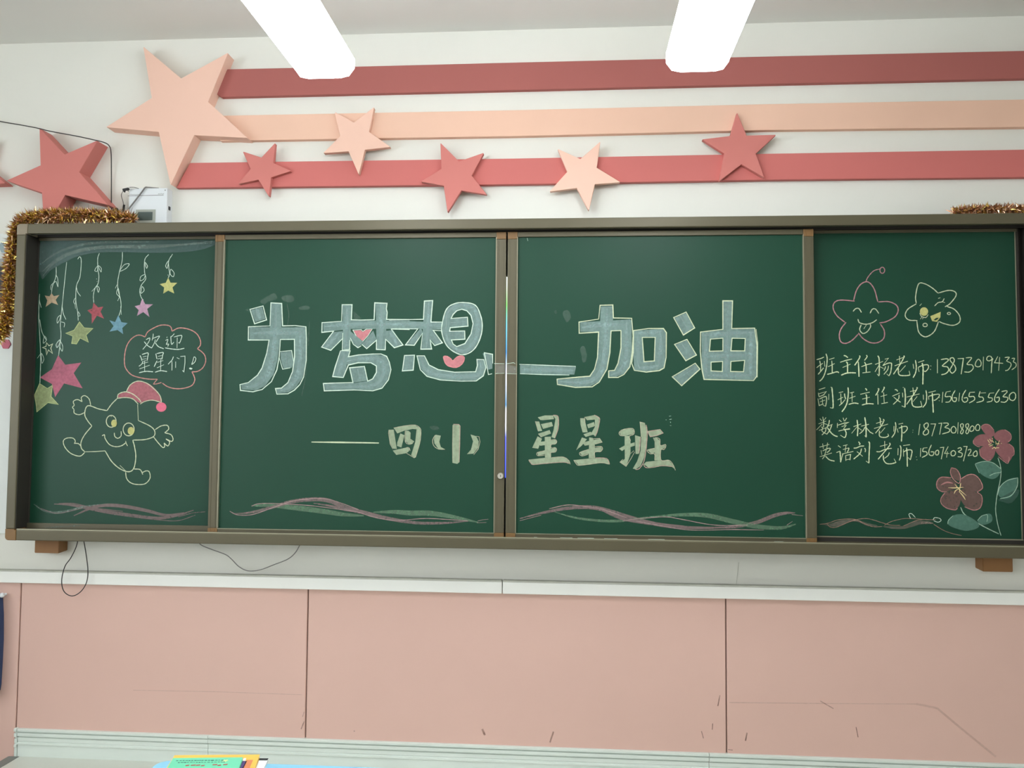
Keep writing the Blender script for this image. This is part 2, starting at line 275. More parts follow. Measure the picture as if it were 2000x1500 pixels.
DRAW = """
; ---- left panel: cloud sweep, vines, stars ----
@ 0 400 4.286
*L chalk_sweep|grey-blue smeared chalk sweep across the top corner
F c 345 308 900 300 1785 300 1778 345 1600 390 1300 402 1000 396 800 402 650 432 520 492 420 552 345 612
t d 7 362 590 450 490 600 405 800 362 1000 350 1300 355 1778 305
t d 6 350 560 500 440 700 372 1000 350 1400 340 1770 320
t d 5 350 490 480 400 700 330 1000 312 1300 310
*L chalk_vine|short chalk vine with two leaves above the tan star
l w 1.3 470 520 468 600 440 680 430 745
l w 1.1 468 585 483 620 485 685 470 640
l w 1.1 425 712 430 672 468 640
*L chalk_vine|long chalk vine running down to the large pink star
l w 1.3 558 480 540 650 520 850 505 1000 510 1100 490 1265
l w 1.3 520 850 530 910 552 960
c w 1.1 505 925 480 950 480 990 500 960
l w 1.1 510 980 540 990 536 1025
F d 497 1130 470 1170 480 1195 497 1160
c w 1.1 500 1130 470 1168 478 1195 498 1165
l w 1.1 502 1135 524 1180 520 1225 500 1190
*L chalk_vine|chalk vine above the olive green star
l w 1.3 650 455 668 435 680 470 670 600 640 680 635 800 650 900 655 970
l w 1.2 640 690 650 730 675 765
c w 1 632 780 616 810 630 830
l w 1 628 830 632 870
c w 1 655 895 655 930 670 925
*L chalk_vine|chalk vine with paired leaves above the red star
l w 1.3 832 405 818 450 820 540 828 600 820 660 795 700 782 760 785 820
c w 1.1 822 510 847 530 845 562
c w 1.1 815 515 793 550 815 555
l w 1.1 805 685 768 725
c w 1.1 812 680 832 700 822 732
p w 1.2 808 618 810 624
p w 1.2 812 640 814 644
*L chalk_vine|chalk vine with one wide leaf above the blue star
l w 1.3 1025 395 1022 470 1000 560 985 650 990 720 1010 800 1012 870 995 930
c w 1.2 1003 555 1040 502 1082 495 1055 532
l w 1.1 980 668 965 700
c w 1.1 990 700 976 740 1000 765
l w 1.1 1000 770 985 805
l w 1.2 1010 850 1015 920
*L chalk_vine|wavy chalk vine above the lilac star
l w 1.3 1245 415 1212 460 1210 560 1220 620 1185 670 1170 720 1180 770 1200 800
c w 1.2 1212 480 1234 510 1226 530
c w 1.2 1215 585 1180 600 1173 635 1203 622
c w 1.2 1190 685 1207 715 1180 740
*L chalk_vine|short chalk vine with two leaves above the pale yellow star
l w 1.3 1445 412 1412 470 1415 540 1420 580 1408 612
c w 1.2 1410 470 1387 508 1400 530
c w 1.2 1430 540 1457 570 1450 602 1425 580
p w 1.4 1405 585 1408 592
*L chalk_vine|long thin chalk vine at the left edge of the panel
l w 1.2 332 745 330 800 345 860
l w 1.3 328 800 325 950 340 1250 336 1440 334 1496
l w 1.3 332 960 350 1060 385 1130
c w 1.1 372 1100 390 1130 362 1158
l w 1.1 345 1240 312 1285
c w 1.1 347 1245 367 1290 350 1325
*L chalk_star|small tan chalk star
q tan 1.6 432 745 450 768 492 758 462 795 482 835 432 815 385 850 400 800 378 762 415 770
f tan 432 745 450 768 492 758 462 795 482 835 432 815 385 850 400 800 378 762 415 770
*L chalk_star|small red chalk star
f red 785 825 820 862 860 855 838 895 868 950 810 925 770 990 770 915 735 885 775 870
q red 1.4 785 825 820 862 860 855 838 895 868 950 810 925 770 990 770 915 735 885 775 870
*L chalk_star|small blue chalk star
f blu 990 930 1015 985 1062 992 1020 1030 1028 1078 985 1045 922 1058 955 1015 920 970 965 985
q blu 1.6 990 930 1015 985 1062 992 1020 1030 1028 1078 985 1045 922 1058 955 1015 920 970 965 985
*L chalk_star|small lilac chalk star
f lil 1190 790 1215 835 1275 835 1228 870 1248 935 1200 895 1150 925 1165 880 1132 850 1175 840
q lil 1.6 1190 790 1215 835 1275 835 1228 870 1248 935 1200 895 1150 925 1165 880 1132 850 1175 840
*L chalk_star|small pale yellow chalk star
f yel 1408 615 1425 655 1478 655 1440 690 1455 738 1408 715 1370 738 1378 690 1342 665 1390 655
q yel 1.6 1408 615 1425 655 1478 655 1440 690 1455 738 1408 715 1370 738 1378 690 1342 665 1390 655
*L chalk_star|olive green chalk star with broad arms
f oli 665 980 705 1030 778 1035 720 1090 740 1150 670 1115 640 1165 600 1160 610 1100 550 1075 620 1050
q yol 1.3 665 980 705 1030 778 1035 720 1090 740 1150 670 1115 640 1165 600 1160 610 1100 550 1075 620 1050
*L chalk_star|small outlined pale yellow chalk star
q y 1.8 390 1155 410 1180 440 1165 425 1200 440 1245 405 1215 390 1255 385 1205 355 1195 385 1185
@ 0 700 4.166
*L chalk_star|large rose pink chalk star
f ros 474 -20 530 55 655 38 595 120 668 240 520 200 450 308 425 205 330 155 425 90
q ros 1.8 474 -20 530 55 655 38 595 120 668 240 520 200 450 308 425 205 330 155 425 90
*L chalk_star|moss green chalk star below the pink one
f oli 322 205 385 245 428 218 415 310 475 375 390 360 300 435 292 360 280 300
q yol 1.2 322 205 385 245 428 218 415 310 475 375 390 360 300 435 292 360 280 300
; ---- star character ----
*L chalk_star_character|dancing chalk star with a smiling face, hands, feet and a red bobble hat
F hat 1030 270 1070 210 1130 187 1200 200 1260 245 1308 310 1312 355 1250 343 1180 348 1148 364 1110 315
F hat 958 318 970 288 1030 277 1100 300 1148 362 1115 352 1040 318
l y 1.7 1028 270 1060 215 1120 185 1190 200 1250 245 1300 300 1315 360
l y 1.5 1310 358 1240 340 1180 350 1140 372
l y 1.8 955 325 965 290 1020 272 1080 290 1130 330 1150 360
l y 1.8 955 325 1020 318 1080 330 1125 372
O bob 1312 396 42 38
l y 1.9 955 325 910 370 870 425
l y 1.9 870 425 800 410 730 385 700 400 690 460 715 510 748 550
l y 1.9 748 550 690 620 660 680 662 730 690 760
p y 1.9 690 760 780 758 855 752
l y 2 855 752 910 840 980 900 1050 922 1090 890 1105 800 1095 720 1080 665
l y 1.9 1080 665 1180 660 1250 635 1258 590 1220 550 1125 505
p y 1.9 1125 505 1120 375
l y 1.7 738 380 725 330 690 303 662 318 668 352
l y 1.7 668 352 630 335 597 350 605 382
l y 1.7 605 382 590 398 602 415
l y 1.7 602 415 605 445 645 458 690 440
l y 1.8 1262 580 1310 550 1360 545 1372 575 1340 605
l y 1.8 1340 605 1390 620 1408 655 1395 675 1350 655
l y 1.8 1350 655 1380 680 1365 712 1335 688
l y 1.8 1335 688 1340 715 1325 725 1290 690 1250 640
l y 1.8 690 765 650 795 580 775 530 725 515 675 540 650 590 648 612 670 605 695
l y 1.8 605 690 640 695 662 720
l y 1.8 1022 925 1030 975 1060 1010 1110 1025 1180 1020 1220 975 1215 925 1190 915 1155 930
l y 1.8 1090 900 1140 905 1162 945
p y 1.3 975 870 1025 918
o y 1.9 905 512 40 48
o y 1.9 1047 578 45 52
p y 1.6 900 462 906 475
O yel 928 528 23 30
O yel 1066 590 27 32
l y 1.8 930 605 935 635 960 650 985 630 985 592
l y 1.8 830 630 850 622 855 650 890 700 940 718 990 710 1025 685
p y 1.8 1022 672 1028 695 1038 712
*L chalk_wave|pink and grey chalk ribbon along the bottom edge
t v 7 440 1185 560 1190 700 1215 850 1245 1050 1275 1280 1300 1450 1275 1575 1235
t v 7 600 1280 740 1220 860 1195 1020 1205 1200 1240 1350 1275 1500 1255
t d 5 275 1185 350 1235 450 1255 560 1240 700 1205 850 1185
l v 1.4 1100 1290 1300 1315 1450 1320 1590 1275
l v 1.3 1450 1290 1570 1258 1670 1248
l v 1.4 480 1180 600 1180 760 1215 1000 1245
l v 1.4 330 1220 460 1260 600 1235 760 1200 860 1188 1000 1190
; ---- speech bubble ----
@ 240 630 11.541
*L chalk_speech_bubble|pink chalk cloud bubble
l o 2 500 325 400 285 300 295 180 380 90 520 45 700 35 900 70 1040 200 1180 400 1245 600 1275 780 1278
p o 2 780 1278 730 1330 685 1390
l o 1.8 685 1390 770 1380 870 1350
l o 2 890 1365 1000 1440 1150 1485 1350 1485 1550 1420 1620 1300 1600 1200 1555 1110
l o 2 1555 1110 1680 1100 1800 1020 1865 880 1850 750 1780 660 1680 590
l o 2 1680 590 1745 510 1745 400 1680 270 1560 180 1400 130 1250 125 1110 195
l o 2 1110 200 1080 100 1000 60 850 60 700 120 560 210 500 325
*L chalk_text|white handwritten welcome inside the bubble
l w 1.5 520 385 605 350 580 440 450 605
l w 1.7 480 430 560 520 650 575
l w 1.4 685 250 680 310 660 400
l w 1.5 670 360 820 305 790 370 745 440
l w 1.4 735 380 700 480 650 570
l w 1.7 725 450 800 540 920 590
p w 1.4 1000 320 988 350
l w 1.4 960 405 1012 380 1000 440 980 490 1030 485 1010 540
l w 1.5 1160 250 1110 305 1075 320
l w 1.5 1080 310 1085 400 1100 490 1150 440
l w 1.5 1150 325 1320 290 1310 380 1275 460 1250 445
p w 1.8 1225 340 1220 575
l w 1.7 950 570 1100 595 1250 605 1385 580
l w 1.7 385 740 410 790 430 860
l w 1.7 430 720 565 685 560 770 545 860
p w 1.4 450 775 535 755
p w 1.4 440 830 530 812
p w 1.4 435 880 525 855
l w 1.5 450 880 420 940 360 985
p w 1.5 430 925 570 890
p w 1.8 490 860 490 1100
p w 1.6 375 1045 605 960
l w 1.8 365 1130 520 1100 680 1110
l w 1.7 742 700 755 760 765 820
l w 1.7 760 700 905 675 895 740 880 830
p w 1.4 790 765 880 740
p w 1.4 780 820 880 800
l w 1.6 770 860 740 920 705 995
p w 1.5 770 900 910 855
p w 1.8 855 820 850 1100
p w 1.6 770 1020 925 950
l w 1.8 725 1120 850 1085 995 1105
l w 1.5 1140 765 1110 840 1020 940
p w 1.8 1105 870 1108 960 1105 1080
p w 1.8 1190 880 1188 1020
p w 1.6 1215 790 1275 820
p w 1.6 1295 765 1400 755 1400 900 1375 1110 1340 1080
c w 1.5 1605 775 1645 810 1620 890 1555 940 1580 860
F w 1495 1028 1520 1015 1570 1036 1540 1058 1500 1048
; ---- left slider, title ----
@ 440 560 5.5556
*A chalk_smudge|faint wiped chalk smudges around the first character
F sm 380 160 430 120 520 70 550 90 560 130 470 160 420 190
F sm 610 110 680 90 735 105 745 150 700 170 630 150
F sm 800 225 860 205 910 215 905 245 820 250
l sm 1.5 670 190 690 300 675 420
l sm 1.5 915 380 905 520 900 640
l sm 1.5 890 760 870 980 830 1180
F sm 215 255 240 240 250 262
F sm 1390 270 1430 300 1470 345 1400 350
@ 580 780 4.762
F sm 1235 255 1290 245 1325 275 1270 285
*B chalk_smudge|faint wiped chalk smudges on the right board
@ 1060 560 4.348
F sm 318 525 350 505 372 560 368 630 340 640 330 590
F sm 100 205 115 200 120 225 105 230
F sm 170 220 215 200 240 260 200 300
p w 1.1 -132 -414 -126 -388
@ 440 560 5.5556
*A chalk_character|large blue-filled chalk character with a dot, a cross stroke and two long curved legs
f g 280 255 400 220 435 350 325 385
f g 262 440 872 442 865 560 750 568 262 572
f g 497 182 610 182 610 440 590 600 565 800 525 950 430 1080 330 1125 180 1112 172 1065 260 1040 370 950 430 800 470 600 485 430
f g 752 440 875 440 872 800 840 985 760 1100 680 1148 565 1157 556 1112 640 1085 720 970 750 800
f g 600 712 720 700 742 830 720 880 630 885 600 780
t gb 9 330 230 360 300 375 355
t gb 9 552 200 545 350 535 560 515 740 480 900 400 1020 310 1080 215 1085
t gb 8 290 505 500 500 700 500 850 495
t gb 9 812 470 815 650 808 800 780 960 720 1060 650 1110 585 1125
t gb 7 655 720 670 870
q w 1.8 268 246 410 208 448 360 318 402
p w 1.9 485 425 495 175 612 182 622 425 760 422 875 435 880 560 878 800 850 980 810 1060 750 1122 680 1162 560 1165 545 1105 610 1100 680 1040 730 920 752 760 750 570 598 572 585 760 560 900 500 1030 400 1115 300 1140 165 1125 160 1062 250 1040 350 960 400 880 450 720 475 578 250 578 252 435 485 425
p w 1.7 590 705 720 692 745 830
p w 1.7 585 770 622 895 705 880
*A chalk_character|large blue-filled chalk character of two trees over a curved stroke
f g 1272 200 1372 200 1352 680 1280 680
f g 1060 392 1270 372 2000 365 2000 458 1600 458 1350 458 1200 478 1065 488
f g 1170 492 1275 482 1268 560 1140 688 1050 658
f g 1355 480 1500 600 1440 658 1360 585
f g 1630 182 1752 182 1742 680 1642 680
f g 1605 475 1640 570 1535 670 1480 625
f g 1740 480 1820 470 1925 630 1835 662 1745 572
f g 1252 700 1350 700 1335 770 1290 980 1168 975 1195 880
f g 1290 800 1340 765 1450 745 1600 735 1735 750 1780 840 1790 900 1760 1010 1690 1095 1600 1122 1400 1115 1085 1122 1075 1055 1400 1045 1545 1025 1610 990 1645 920 1635 855 1580 820 1440 820 1330 848
f g 1360 885 1508 870 1540 1020 1390 1040
t gb 8 1320 215 1318 400 1312 660
t gb 7 1080 430 1300 415 1600 405 1980 410
t gb 7 1230 500 1160 590 1085 665
t gb 6 1360 520 1430 620
t gb 9 1690 195 1692 420 1690 670
t gb 6 1620 520 1520 640
t gb 7 1780 490 1830 560 1870 640
t gb 7 1300 720 1270 830 1220 960
t gb 8 1320 810 1450 785 1600 775 1700 810 1720 900 1690 1000 1600 1070 1400 1085 1100 1090
t gb 8 1435 890 1470 1030
p w 1.9 1262 375 1268 195 1375 195 1368 360 1470 362 1615 358 1622 175 1755 180 1748 240 1757 280 1750 355 2000 355
p w 1.9 1262 375 1050 390 1048 495 1175 482 1045 655 1145 690 1275 560
p w 1.7 1275 500 1270 688 1350 682 1352 575
p w 1.7 1355 555 1390 625 1440 662 1475 640
p w 1.9 1480 625 1535 672 1640 580 1640 680 1735 685 1740 570 1835 662 1928 632 1800 460 2000 465
p w 1.9 1250 695 1355 695 1335 760 1450 740 1600 730 1690 730 1750 755 1780 820 1798 900 1770 1010 1700 1100 1600 1130 1400 1120 1075 1130 1065 1050 1200 1045 1385 1040 1350 880 1510 865 1545 1025 1600 1000 1640 930 1640 860 1580 825 1440 825 1335 850 1280 985 1165 975 1190 880 1250 695
*A chalk_heart|pointed pink chalk heart between the two tree shapes
f hrt 1392 478 1470 472 1490 490 1530 467 1588 464 1550 525 1490 588 1430 542
q w 1.2 1385 470 1475 465 1492 485 1530 460 1595 458 1550 530 1490 596 1425 545
@ 760 560 5
*A chalk_character|large blue-filled chalk character with an oval eye shape over a bowl stroke
f g 0 328 520 350 515 418 285 412 200 410 0 408
f g 350 142 420 140 412 605 318 605 335 320
f g 312 400 328 450 240 572 165 566
f g 395 400 440 430 520 545 450 572 402 505
R g 520 350 560 220 640 168 740 157 835 180 888 270 908 380 888 500 828 608 740 660 650 643 560 568 517 450
h 605 310 765 298 770 385 597 400 600 435 738 432 740 512 608 520 625 560 660 585 740 555 800 460 820 360 800 280 760 235 710 220 660 235 625 270
f g 150 675 245 670 238 812 138 818
f g 275 682 350 680 390 760 480 812 640 838 840 832 862 780 862 715 925 715 942 790 920 870 850 912 700 914 500 904 370 868 310 800
f g 915 650 1010 658 1008 800 960 812
t gb 7 10 368 200 365 500 382
t gb 7 385 150 382 380 365 590
t gb 5 310 430 200 555
t gb 5 415 440 480 550
t gb 8 560 350 570 260 640 195 740 180 820 210 860 290 870 380 850 490 800 590 740 630 660 610 590 550 555 450 560 350
t gb 6 600 350 750 340
t gb 5 600 475 725 472
t gb 6 198 685 190 805
t gb 8 315 700 345 790 430 850 600 875 800 875 880 850 900 790 895 730
t gb 5 960 665 980 795
p w 1.9 0 325 335 318 345 140 425 135 408 345 515 345
p w 1.9 20 410 280 412 160 568 245 572 325 455 310 610 415 608 400 520 445 575 520 548 430 425 510 430
c w 1.9 520 350 560 220 640 165 740 155 840 180 890 270 910 380 890 500 830 610 740 662 650 645 560 570 515 450
q w 1.8 605 310 765 298 770 385 597 400 590 435 738 432 740 512 608 520 625 560 660 585 740 555 800 460 820 360 800 280 760 235 710 220 660 235 625 270
q w 1.8 150 672 248 668 235 815 130 822
q w 1.8 272 675 345 675 390 765 480 810 640 835 845 830 862 770 858 710 925 712 945 790 920 870 850 920 700 922 500 910 370 875 305 810
p w 1.7 1005 850 970 858 930 645 1010 660 1012 750
*A chalk_heart|rounded pink chalk heart in the bowl of the third character
F hrt 530 690 562 680 600 700 622 722 660 690 700 676 733 690 720 742 680 778 630 785 560 760
c hrl 1.4 530 688 562 678 600 700 622 722 660 688 700 674 735 690 722 742 680 780 630 788 560 762
*T chalk_mark|chalk band crossing the left stile
f gs 1030 762 1130 762 1130 840 1045 840
p w 1.2 1026 750 1126 752
p w 1.2 1038 848 1126 845
*U chalk_mark|chalk band crossing the right stile
f gs 1152 762 1242 780 1242 842 1152 842
p w 1.2 1150 752 1215 742 1232 752
p w 1.2 1150 848 1248 852
*B chalk_stroke|grey-blue chalk dash joining the two halves of the title
f g 1278 764 1825 782 1808 858 1278 850
t gb 8 1290 808 1550 812 1800 820
p w 1.8 1272 758 1500 766 1822 778
p w 1.7 1278 850 1500 858 1760 862
@ 1060 560 4.348
*B chalk_character|large blue-filled chalk character with a hooked stroke beside a square mouth
f g 318 302 745 278 755 368 580 372 470 382 320 382
f g 492 168 590 165 598 270 572 500 550 700 490 800 400 848 300 850 130 828 126 790 300 776 400 755 450 690 472 500 488 300
f g 672 285 755 285 755 600 740 680 690 740 620 765 565 762 562 722 610 715 645 650 668 500
R g 775 372 1030 358 1045 400 1040 650 1018 698 900 720 778 708 768 560
h 845 430 955 430 948 630 860 637
t gb 8 335 345 500 325 720 320
t gb 9 545 175 540 350 525 550 505 690 440 780 340 815 150 808
t gb 8 710 300 712 500 700 640 650 720 585 745
t gb 7 810 390 808 550 815 690
t gb 7 790 395 900 392 1020 380
t gb 7 1000 390 1000 550 985 670
t gb 6 800 690 900 685 1000 670
p y 1.9 475 275 487 158 595 155 600 265 755 268 768 420 760 560 740 680 690 745 640 770 560 770 560 715 610 710 640 650 665 520 665 372 580 375 570 560 545 700 480 810 420 850 280 855 125 830 122 785 300 768 400 760 440 700 465 600 475 385 310 395 308 300 475 275
q y 1.9 772 372 900 355 1025 355 1050 390 1048 600 1030 690 990 712 880 725 778 710 755 650 768 560
q y 1.8 845 430 955 430 948 630 860 637
*B chalk_character|large blue-filled chalk character of three dashes beside a windowed square
f g 1120 266 1216 222 1284 348 1198 402
f g 1126 494 1222 454 1298 578 1218 622
f g 1106 768 1292 658 1330 700 1182 832
R g 1348 388 1530 368 1532 122 1608 122 1606 358 1798 358 1816 500 1816 760 1788 792 1372 782 1352 700
h 1425 445 1530 437 1530 545 1415 548
h 1608 437 1720 440 1715 545 1598 545
h 1430 640 1528 635 1525 720 1430 715
h 1598 635 1715 625 1705 722 1595 720
t gb 9 1165 245 1240 375
t gb 8 1175 480 1255 595
t gb 7 1140 790 1310 675
t gb 8 1385 400 1385 600 1390 760
t gb 8 1365 410 1550 400 1790 385
t gb 7 1568 135 1570 300
t gb 8 1565 380 1562 560 1560 760
t gb 8 1768 390 1765 600 1762 770
t gb 7 1370 590 1560 588 1780 580
t gb 7 1390 755 1600 755 1790 750
q y 1.8 1112 262 1218 215 1290 350 1195 410
q y 1.8 1120 490 1225 447 1305 580 1215 628
q y 1.8 1100 765 1295 650 1335 700 1180 840
q y 1.9 1340 385 1530 362 1530 120 1612 120 1605 355 1800 352 1820 500 1818 760 1790 797 1370 787 1352 700 1338 550
p y 1.5 1812 360 1826 480 1822 770
q y 1.7 1425 445 1530 437 1530 545 1415 548
q y 1.7 1608 437 1720 440 1715 545 1598 545
q y 1.7 1430 640 1528 635 1525 720 1430 715
q y 1.7 1598 635 1715 625 1705 722 1595 720
@ 580 780 4.762
*A chalk_stroke|long thin pale chalk dash before the class name
p y 2.8 135 397 400 400 762 406
@ 750 820 10
*A chalk_character|small cream-filled chalk character like a four-sided window
f k 95 195 190 190 250 570 180 562 120 450
f k 190 160 400 120 600 105 700 160 720 240 700 450 620 725 590 738 530 690 610 430 636 185 560 178 400 210 260 265
f k 320 265 400 300 340 540 255 510 260 440
f k 420 210 480 215 520 250 515 370 590 420 560 460 480 470 420 420
f k 170 600 440 540 500 560 490 610 440 650 240 685
p kl 1.1 95 195 90 260 120 470 172 568
l kl 1.1 190 158 400 118 600 102 700 158 722 240 700 450 615 735
p kl 1.2 440 652 590 742 620 722
l kl 1.1 440 540 490 548 512 605
l kl 1.1 412 215 415 420 480 475 560 462
*A chalk_bracket|cream chalk opening bracket
f k 1010 290 1110 310 1080 430 1110 530 1190 575 1060 565 985 460 975 370
l kl 1.3 1000 300 952 390 970 500 1060 568 1190 576
*A chalk_character|cream-filled upright chalk bar
f k 1350 95 1478 100 1470 830 1430 860 1340 840 1340 400
p kp 1.3 1355 85 1460 90 1486 120 1478 500 1468 825
p kl 1 1345 100 1338 500 1340 840
*A chalk_bracket|cream chalk closing bracket
f k 1690 285 1800 320 1850 420 1840 540 1750 660 1620 670 1700 580 1740 420
p kl 1.1 1800 320 1855 328 1875 430 1840 570 1752 682
@ 1030 805 11.765
*B chalk_character|first cream-filled chalk star character of the class name
f k 240 120 400 75 590 75 612 160 360 185 300 180
f k 595 80 690 90 712 160 705 400 650 560 622 598 552 572 600 420 645 160
f k 310 275 560 225 590 320 360 385
f k 180 210 270 215 340 430 250 440
f k 250 495 510 410 545 490 320 575
f k 235 555 335 610 250 840 110 820
f k 398 570 540 560 545 1045 405 1045
f k 255 740 310 680 640 635 675 680 648 728 300 772
f k 228 930 380 880 640 818 668 850 648 912 250 1002
f k 30 1090 400 1050 820 1032 938 1090 975 1180 850 1158 600 1162 130 1202 52 1150
l kp 1.4 590 70 690 85 716 180 705 380 630 600
l kp 1.2 30 1100 80 1170 140 1205 400 1180 820 1150 960 1180
l kl 1.2 560 1042 820 1032 950 1110 985 1200
l kl 1.1 540 640 640 630 677 680 640 732 550 745 550 820 640 815 672 860 640 917 530 937 530 1040
l kl 1.1 400 888 230 928 240 1000 400 990
p kl 1.1 250 440 180 210 
p kl 1 320 578 250 498
*B chalk_character|second cream-filled chalk star character of the class name
f k 1215 140 1310 140 1385 460 1270 465 1220 280
f k 1320 112 1540 67 1648 132 1648 300 1560 558 1470 480 1555 330 1550 170 1370 185
f k 1370 285 1530 225 1560 320 1400 370
f k 1290 510 1450 450 1540 510 1340 570
f k 1255 580 1370 620 1250 770 1120 875
f k 1420 580 1500 590 1550 680 1550 1060 1410 1060
f k 1285 720 1330 680 1660 608 1708 688 1560 728 1320 772
f k 1208 930 1420 850 1695 793 1720 850 1680 898 1400 958 1250 998
f k 1070 1100 1420 1065 1760 1058 1860 1100 1885 1192 1700 1162 1180 1218
l kp 1.3 1540 65 1650 130 1657 220 1605 450 1555 558
p kl 1.2 1500 610 1660 603 1717 690 1555 735
l kl 1.2 1545 798 1690 788 1727 840 1680 905 1552 917 1552 1058
l kl 1.1 1410 853 1205 930 1250 1005 1400 970
l kl 1.2 1065 1100 1120 1180 1180 1220 1420 1197 1700 1162 1890 1197
l kp 1.2 1560 1050 1760 1053 1850 1090 1892 1195
p kl 1.1 1320 110 1325 240 1340 320
@ 1190 805 12.5
*B chalk_character|third cream-filled chalk character with a long sweeping stroke
f k 248 490 350 422 550 398 602 450 588 538 400 573 280 563
f k 375 575 490 580 518 700 518 1020 440 1250 410 1318 268 1220 380 1140 375 850
f k 238 890 380 810 620 735 622 818 380 900 310 948
f k 628 562 750 600 720 1020 642 1020
f k 752 240 870 275 918 450 898 800 855 1100 760 1318 640 1396 574 1378 680 1200 762 950 782 600
f k 938 472 1240 423 1312 510 1160 568 1000 598
f k 1064 622 1150 622 1236 700 1258 1180 1112 1180 1107 720
f k 934 926 1100 872 1360 795 1368 858 1280 916 1030 1018
f k 838 1270 900 1212 1200 1182 1450 1178 1555 1285 1590 1380 1500 1318 1300 1306 950 1348
l kl 1.2 400 578 270 568 245 490 350 420 550 395 607 450 595 540 490 590 520 700
l kp 1.5 900 310 927 500 903 850 852 1180 740 1370 640 1402
p kl 1.2 600 940 520 1010
p kl 1.3 620 970 520 1150 410 1322 265 1220 330 1150
l kp 1.5 760 600 745 820 725 1000
l kl 1.3 1125 615 1230 660 1247 812 1367 790 1377 850 1330 912 1260 920 1267 1172 1450 1173 1550 1270 1615 1420
l kp 1.3 830 1270 900 1352 1100 1342 1300 1307 1560 1332
q kp 1.2 935 470 1240 420 1315 510 1160 572 1000 602
l kl 1.2 1105 880 928 930 1000 1015 1105 1022 1110 1175
p kl 1.2 780 600 750 240 870 270
*B chalk_speck|faint chalk specks beside the class name
p w 1 1380 185 1395 190
p w 1.2 1470 180 1525 170
p w 1.5 1492 235 1497 260
p w .8 1460 100 1510 92
p w .7 1480 325 1515 330
; ---- right panel stars ----
@ 1580 480 4.762
*C chalk_star|pink outlined star face with closed eyes, tongue and antenna
l pk 1.5 530 330 550 290 600 235 660 215
o pk 1.8 682 228 22 28
l pk 2 415 510 440 420 480 360 530 335 570 350 610 410 640 520
l pk 2 645 522 740 520 810 550 830 600 800 660 720 705 655 718
l pk 2 665 728 700 790 695 860 640 900 570 900 500 860 460 810
l pk 2 460 820 400 880 340 908 295 890 282 830 300 770 345 712
l pk 2 335 712 260 650 225 580 240 525 300 505 425 515
l y 1.8 410 610 435 585 465 585 488 620
l y 1.8 568 628 590 590 620 590 650 630
l y 1.8 455 682 470 715 530 730 590 715 630 688
l y 1.8 485 735 472 780 500 815 540 800 572 755 570 728
p y 1.5 510 772 535 735
*C chalk_star|pale outlined star face winking with a yellow eye and open mouth
l y 1.8 998 535 992 470 1020 355 1080 355 1150 395 1200 440
l y 1.8 1200 440 1300 415 1360 430 1365 470 1310 540 1265 568
l y 1.8 1285 565 1350 590 1400 650 1400 710 1340 740 1260 725 1210 705
l y 1.8 1205 705 1170 790 1120 835 1070 845 1020 800 1003 700
l y 1.8 1008 695 930 690 895 650 920 590 998 540
O yel 1070 612 38 40
l y 1.3 1030 625 1045 655 1085 668 1110 640
p y 1.3 1052 660 1035 682
p y 1.3 1067 662 1055 682
p y 1.5 1030 558 1048 538
l y 1.6 1168 560 1200 530 1240 520 1258 490
p y 1.5 1240 520 1265 530
p y 1.5 1202 490 1222 483
R yel 1128 655 1225 615 1222 665 1190 708 1145 700
h 1160 690 1180 672 1207 668 1200 682 1175 695
o y 1.5 1080 737 20 16
o y 1.5 1302 630 15 10
; ---- text rows ----
@ 1590 680 16.667
*C chalk_text|first line of pale yellow handwriting with a phone number
l t 1.7 80 375 220 335 320 290
l t 1.7 185 410 210 560 210 740
l t 1.5 80 640 180 560 285 490
l t 1.8 130 855 220 750 310 640
l t 1.9 335 420 348 600
l t 1.9 388 180 425 330 405 600 340 850 260 1000 175 1080
p t 1.8 490 370 660 315
p t 2 575 410 590 600 590 800
p t 1.8 455 605 670 500
l t 2 425 855 560 820 740 770 810 800
l t 2 965 240 1030 255 1100 310
p t 2 850 460 1030 400 1235 355
l t 2.1 1040 445 1085 500 1090 800
p t 1.7 930 630 1185 520
l t 2.2 880 880 1050 815 1200 800 1360 805
l t 2 1480 240 1490 290 1430 400 1320 560
p t 2.4 1440 440 1455 700 1462 930
l t 1.7 1700 225 1725 280 1640 400
l t 1.9 1640 450 1690 560 1700 800
p t 1.8 1540 605 1690 545 1885 495
p t 2 1575 805 1835 775
@ 1700 680 16.667
l t 2 240 245 280 330 290 560 285 890
p t 1.6 220 840 280 910
p t 1.7 155 530 410 430
p t 1.7 280 560 150 770
p t 1.6 300 600 430 660
p t 1.5 470 360 590 325 400 570
l t 1.8 400 570 560 495 670 485 690 540 660 780 600 905
p t 1.4 600 905 530 835
l t 1.6 490 590 480 650 440 730
l t 1.6 590 570 560 700 440 855
p t 1.8 945 255 960 500
p t 1.7 850 385 1070 300
l t 1.9 1080 250 1095 290 960 540 750 850
p t 1.8 790 575 1220 425
l t 2 910 640 915 820 980 885 1150 895 1290 875
p t 1.7 1290 875 1260 740
p t 1.5 1145 565 950 780
p t 1.9 1388 515 1412 670
l t 1.9 1465 390 1495 600 1470 800 1390 960
p t 1.8 1555 465 1750 400
p t 1.8 1555 625 1585 770
l t 1.7 1555 625 1700 560 1850 540 1895 590 1870 680 1790 760 1750 740
l t 2.3 1685 480 1715 640 1712 900 1705 1180
p t 2 1955 570 1980 588
p t 1.8 1940 685 1970 702
@ 1780 680 6.25
p t 2 318 135 318 305
l t 1.8 360 140 430 130 450 150 380 215 440 230 455 270 420 310 365 325
l t 1.8 510 115 475 125 480 160 530 215 540 265 500 305 470 270 500 210 525 150 510 115
p t 1.9 565 128 635 125 625 200 608 318
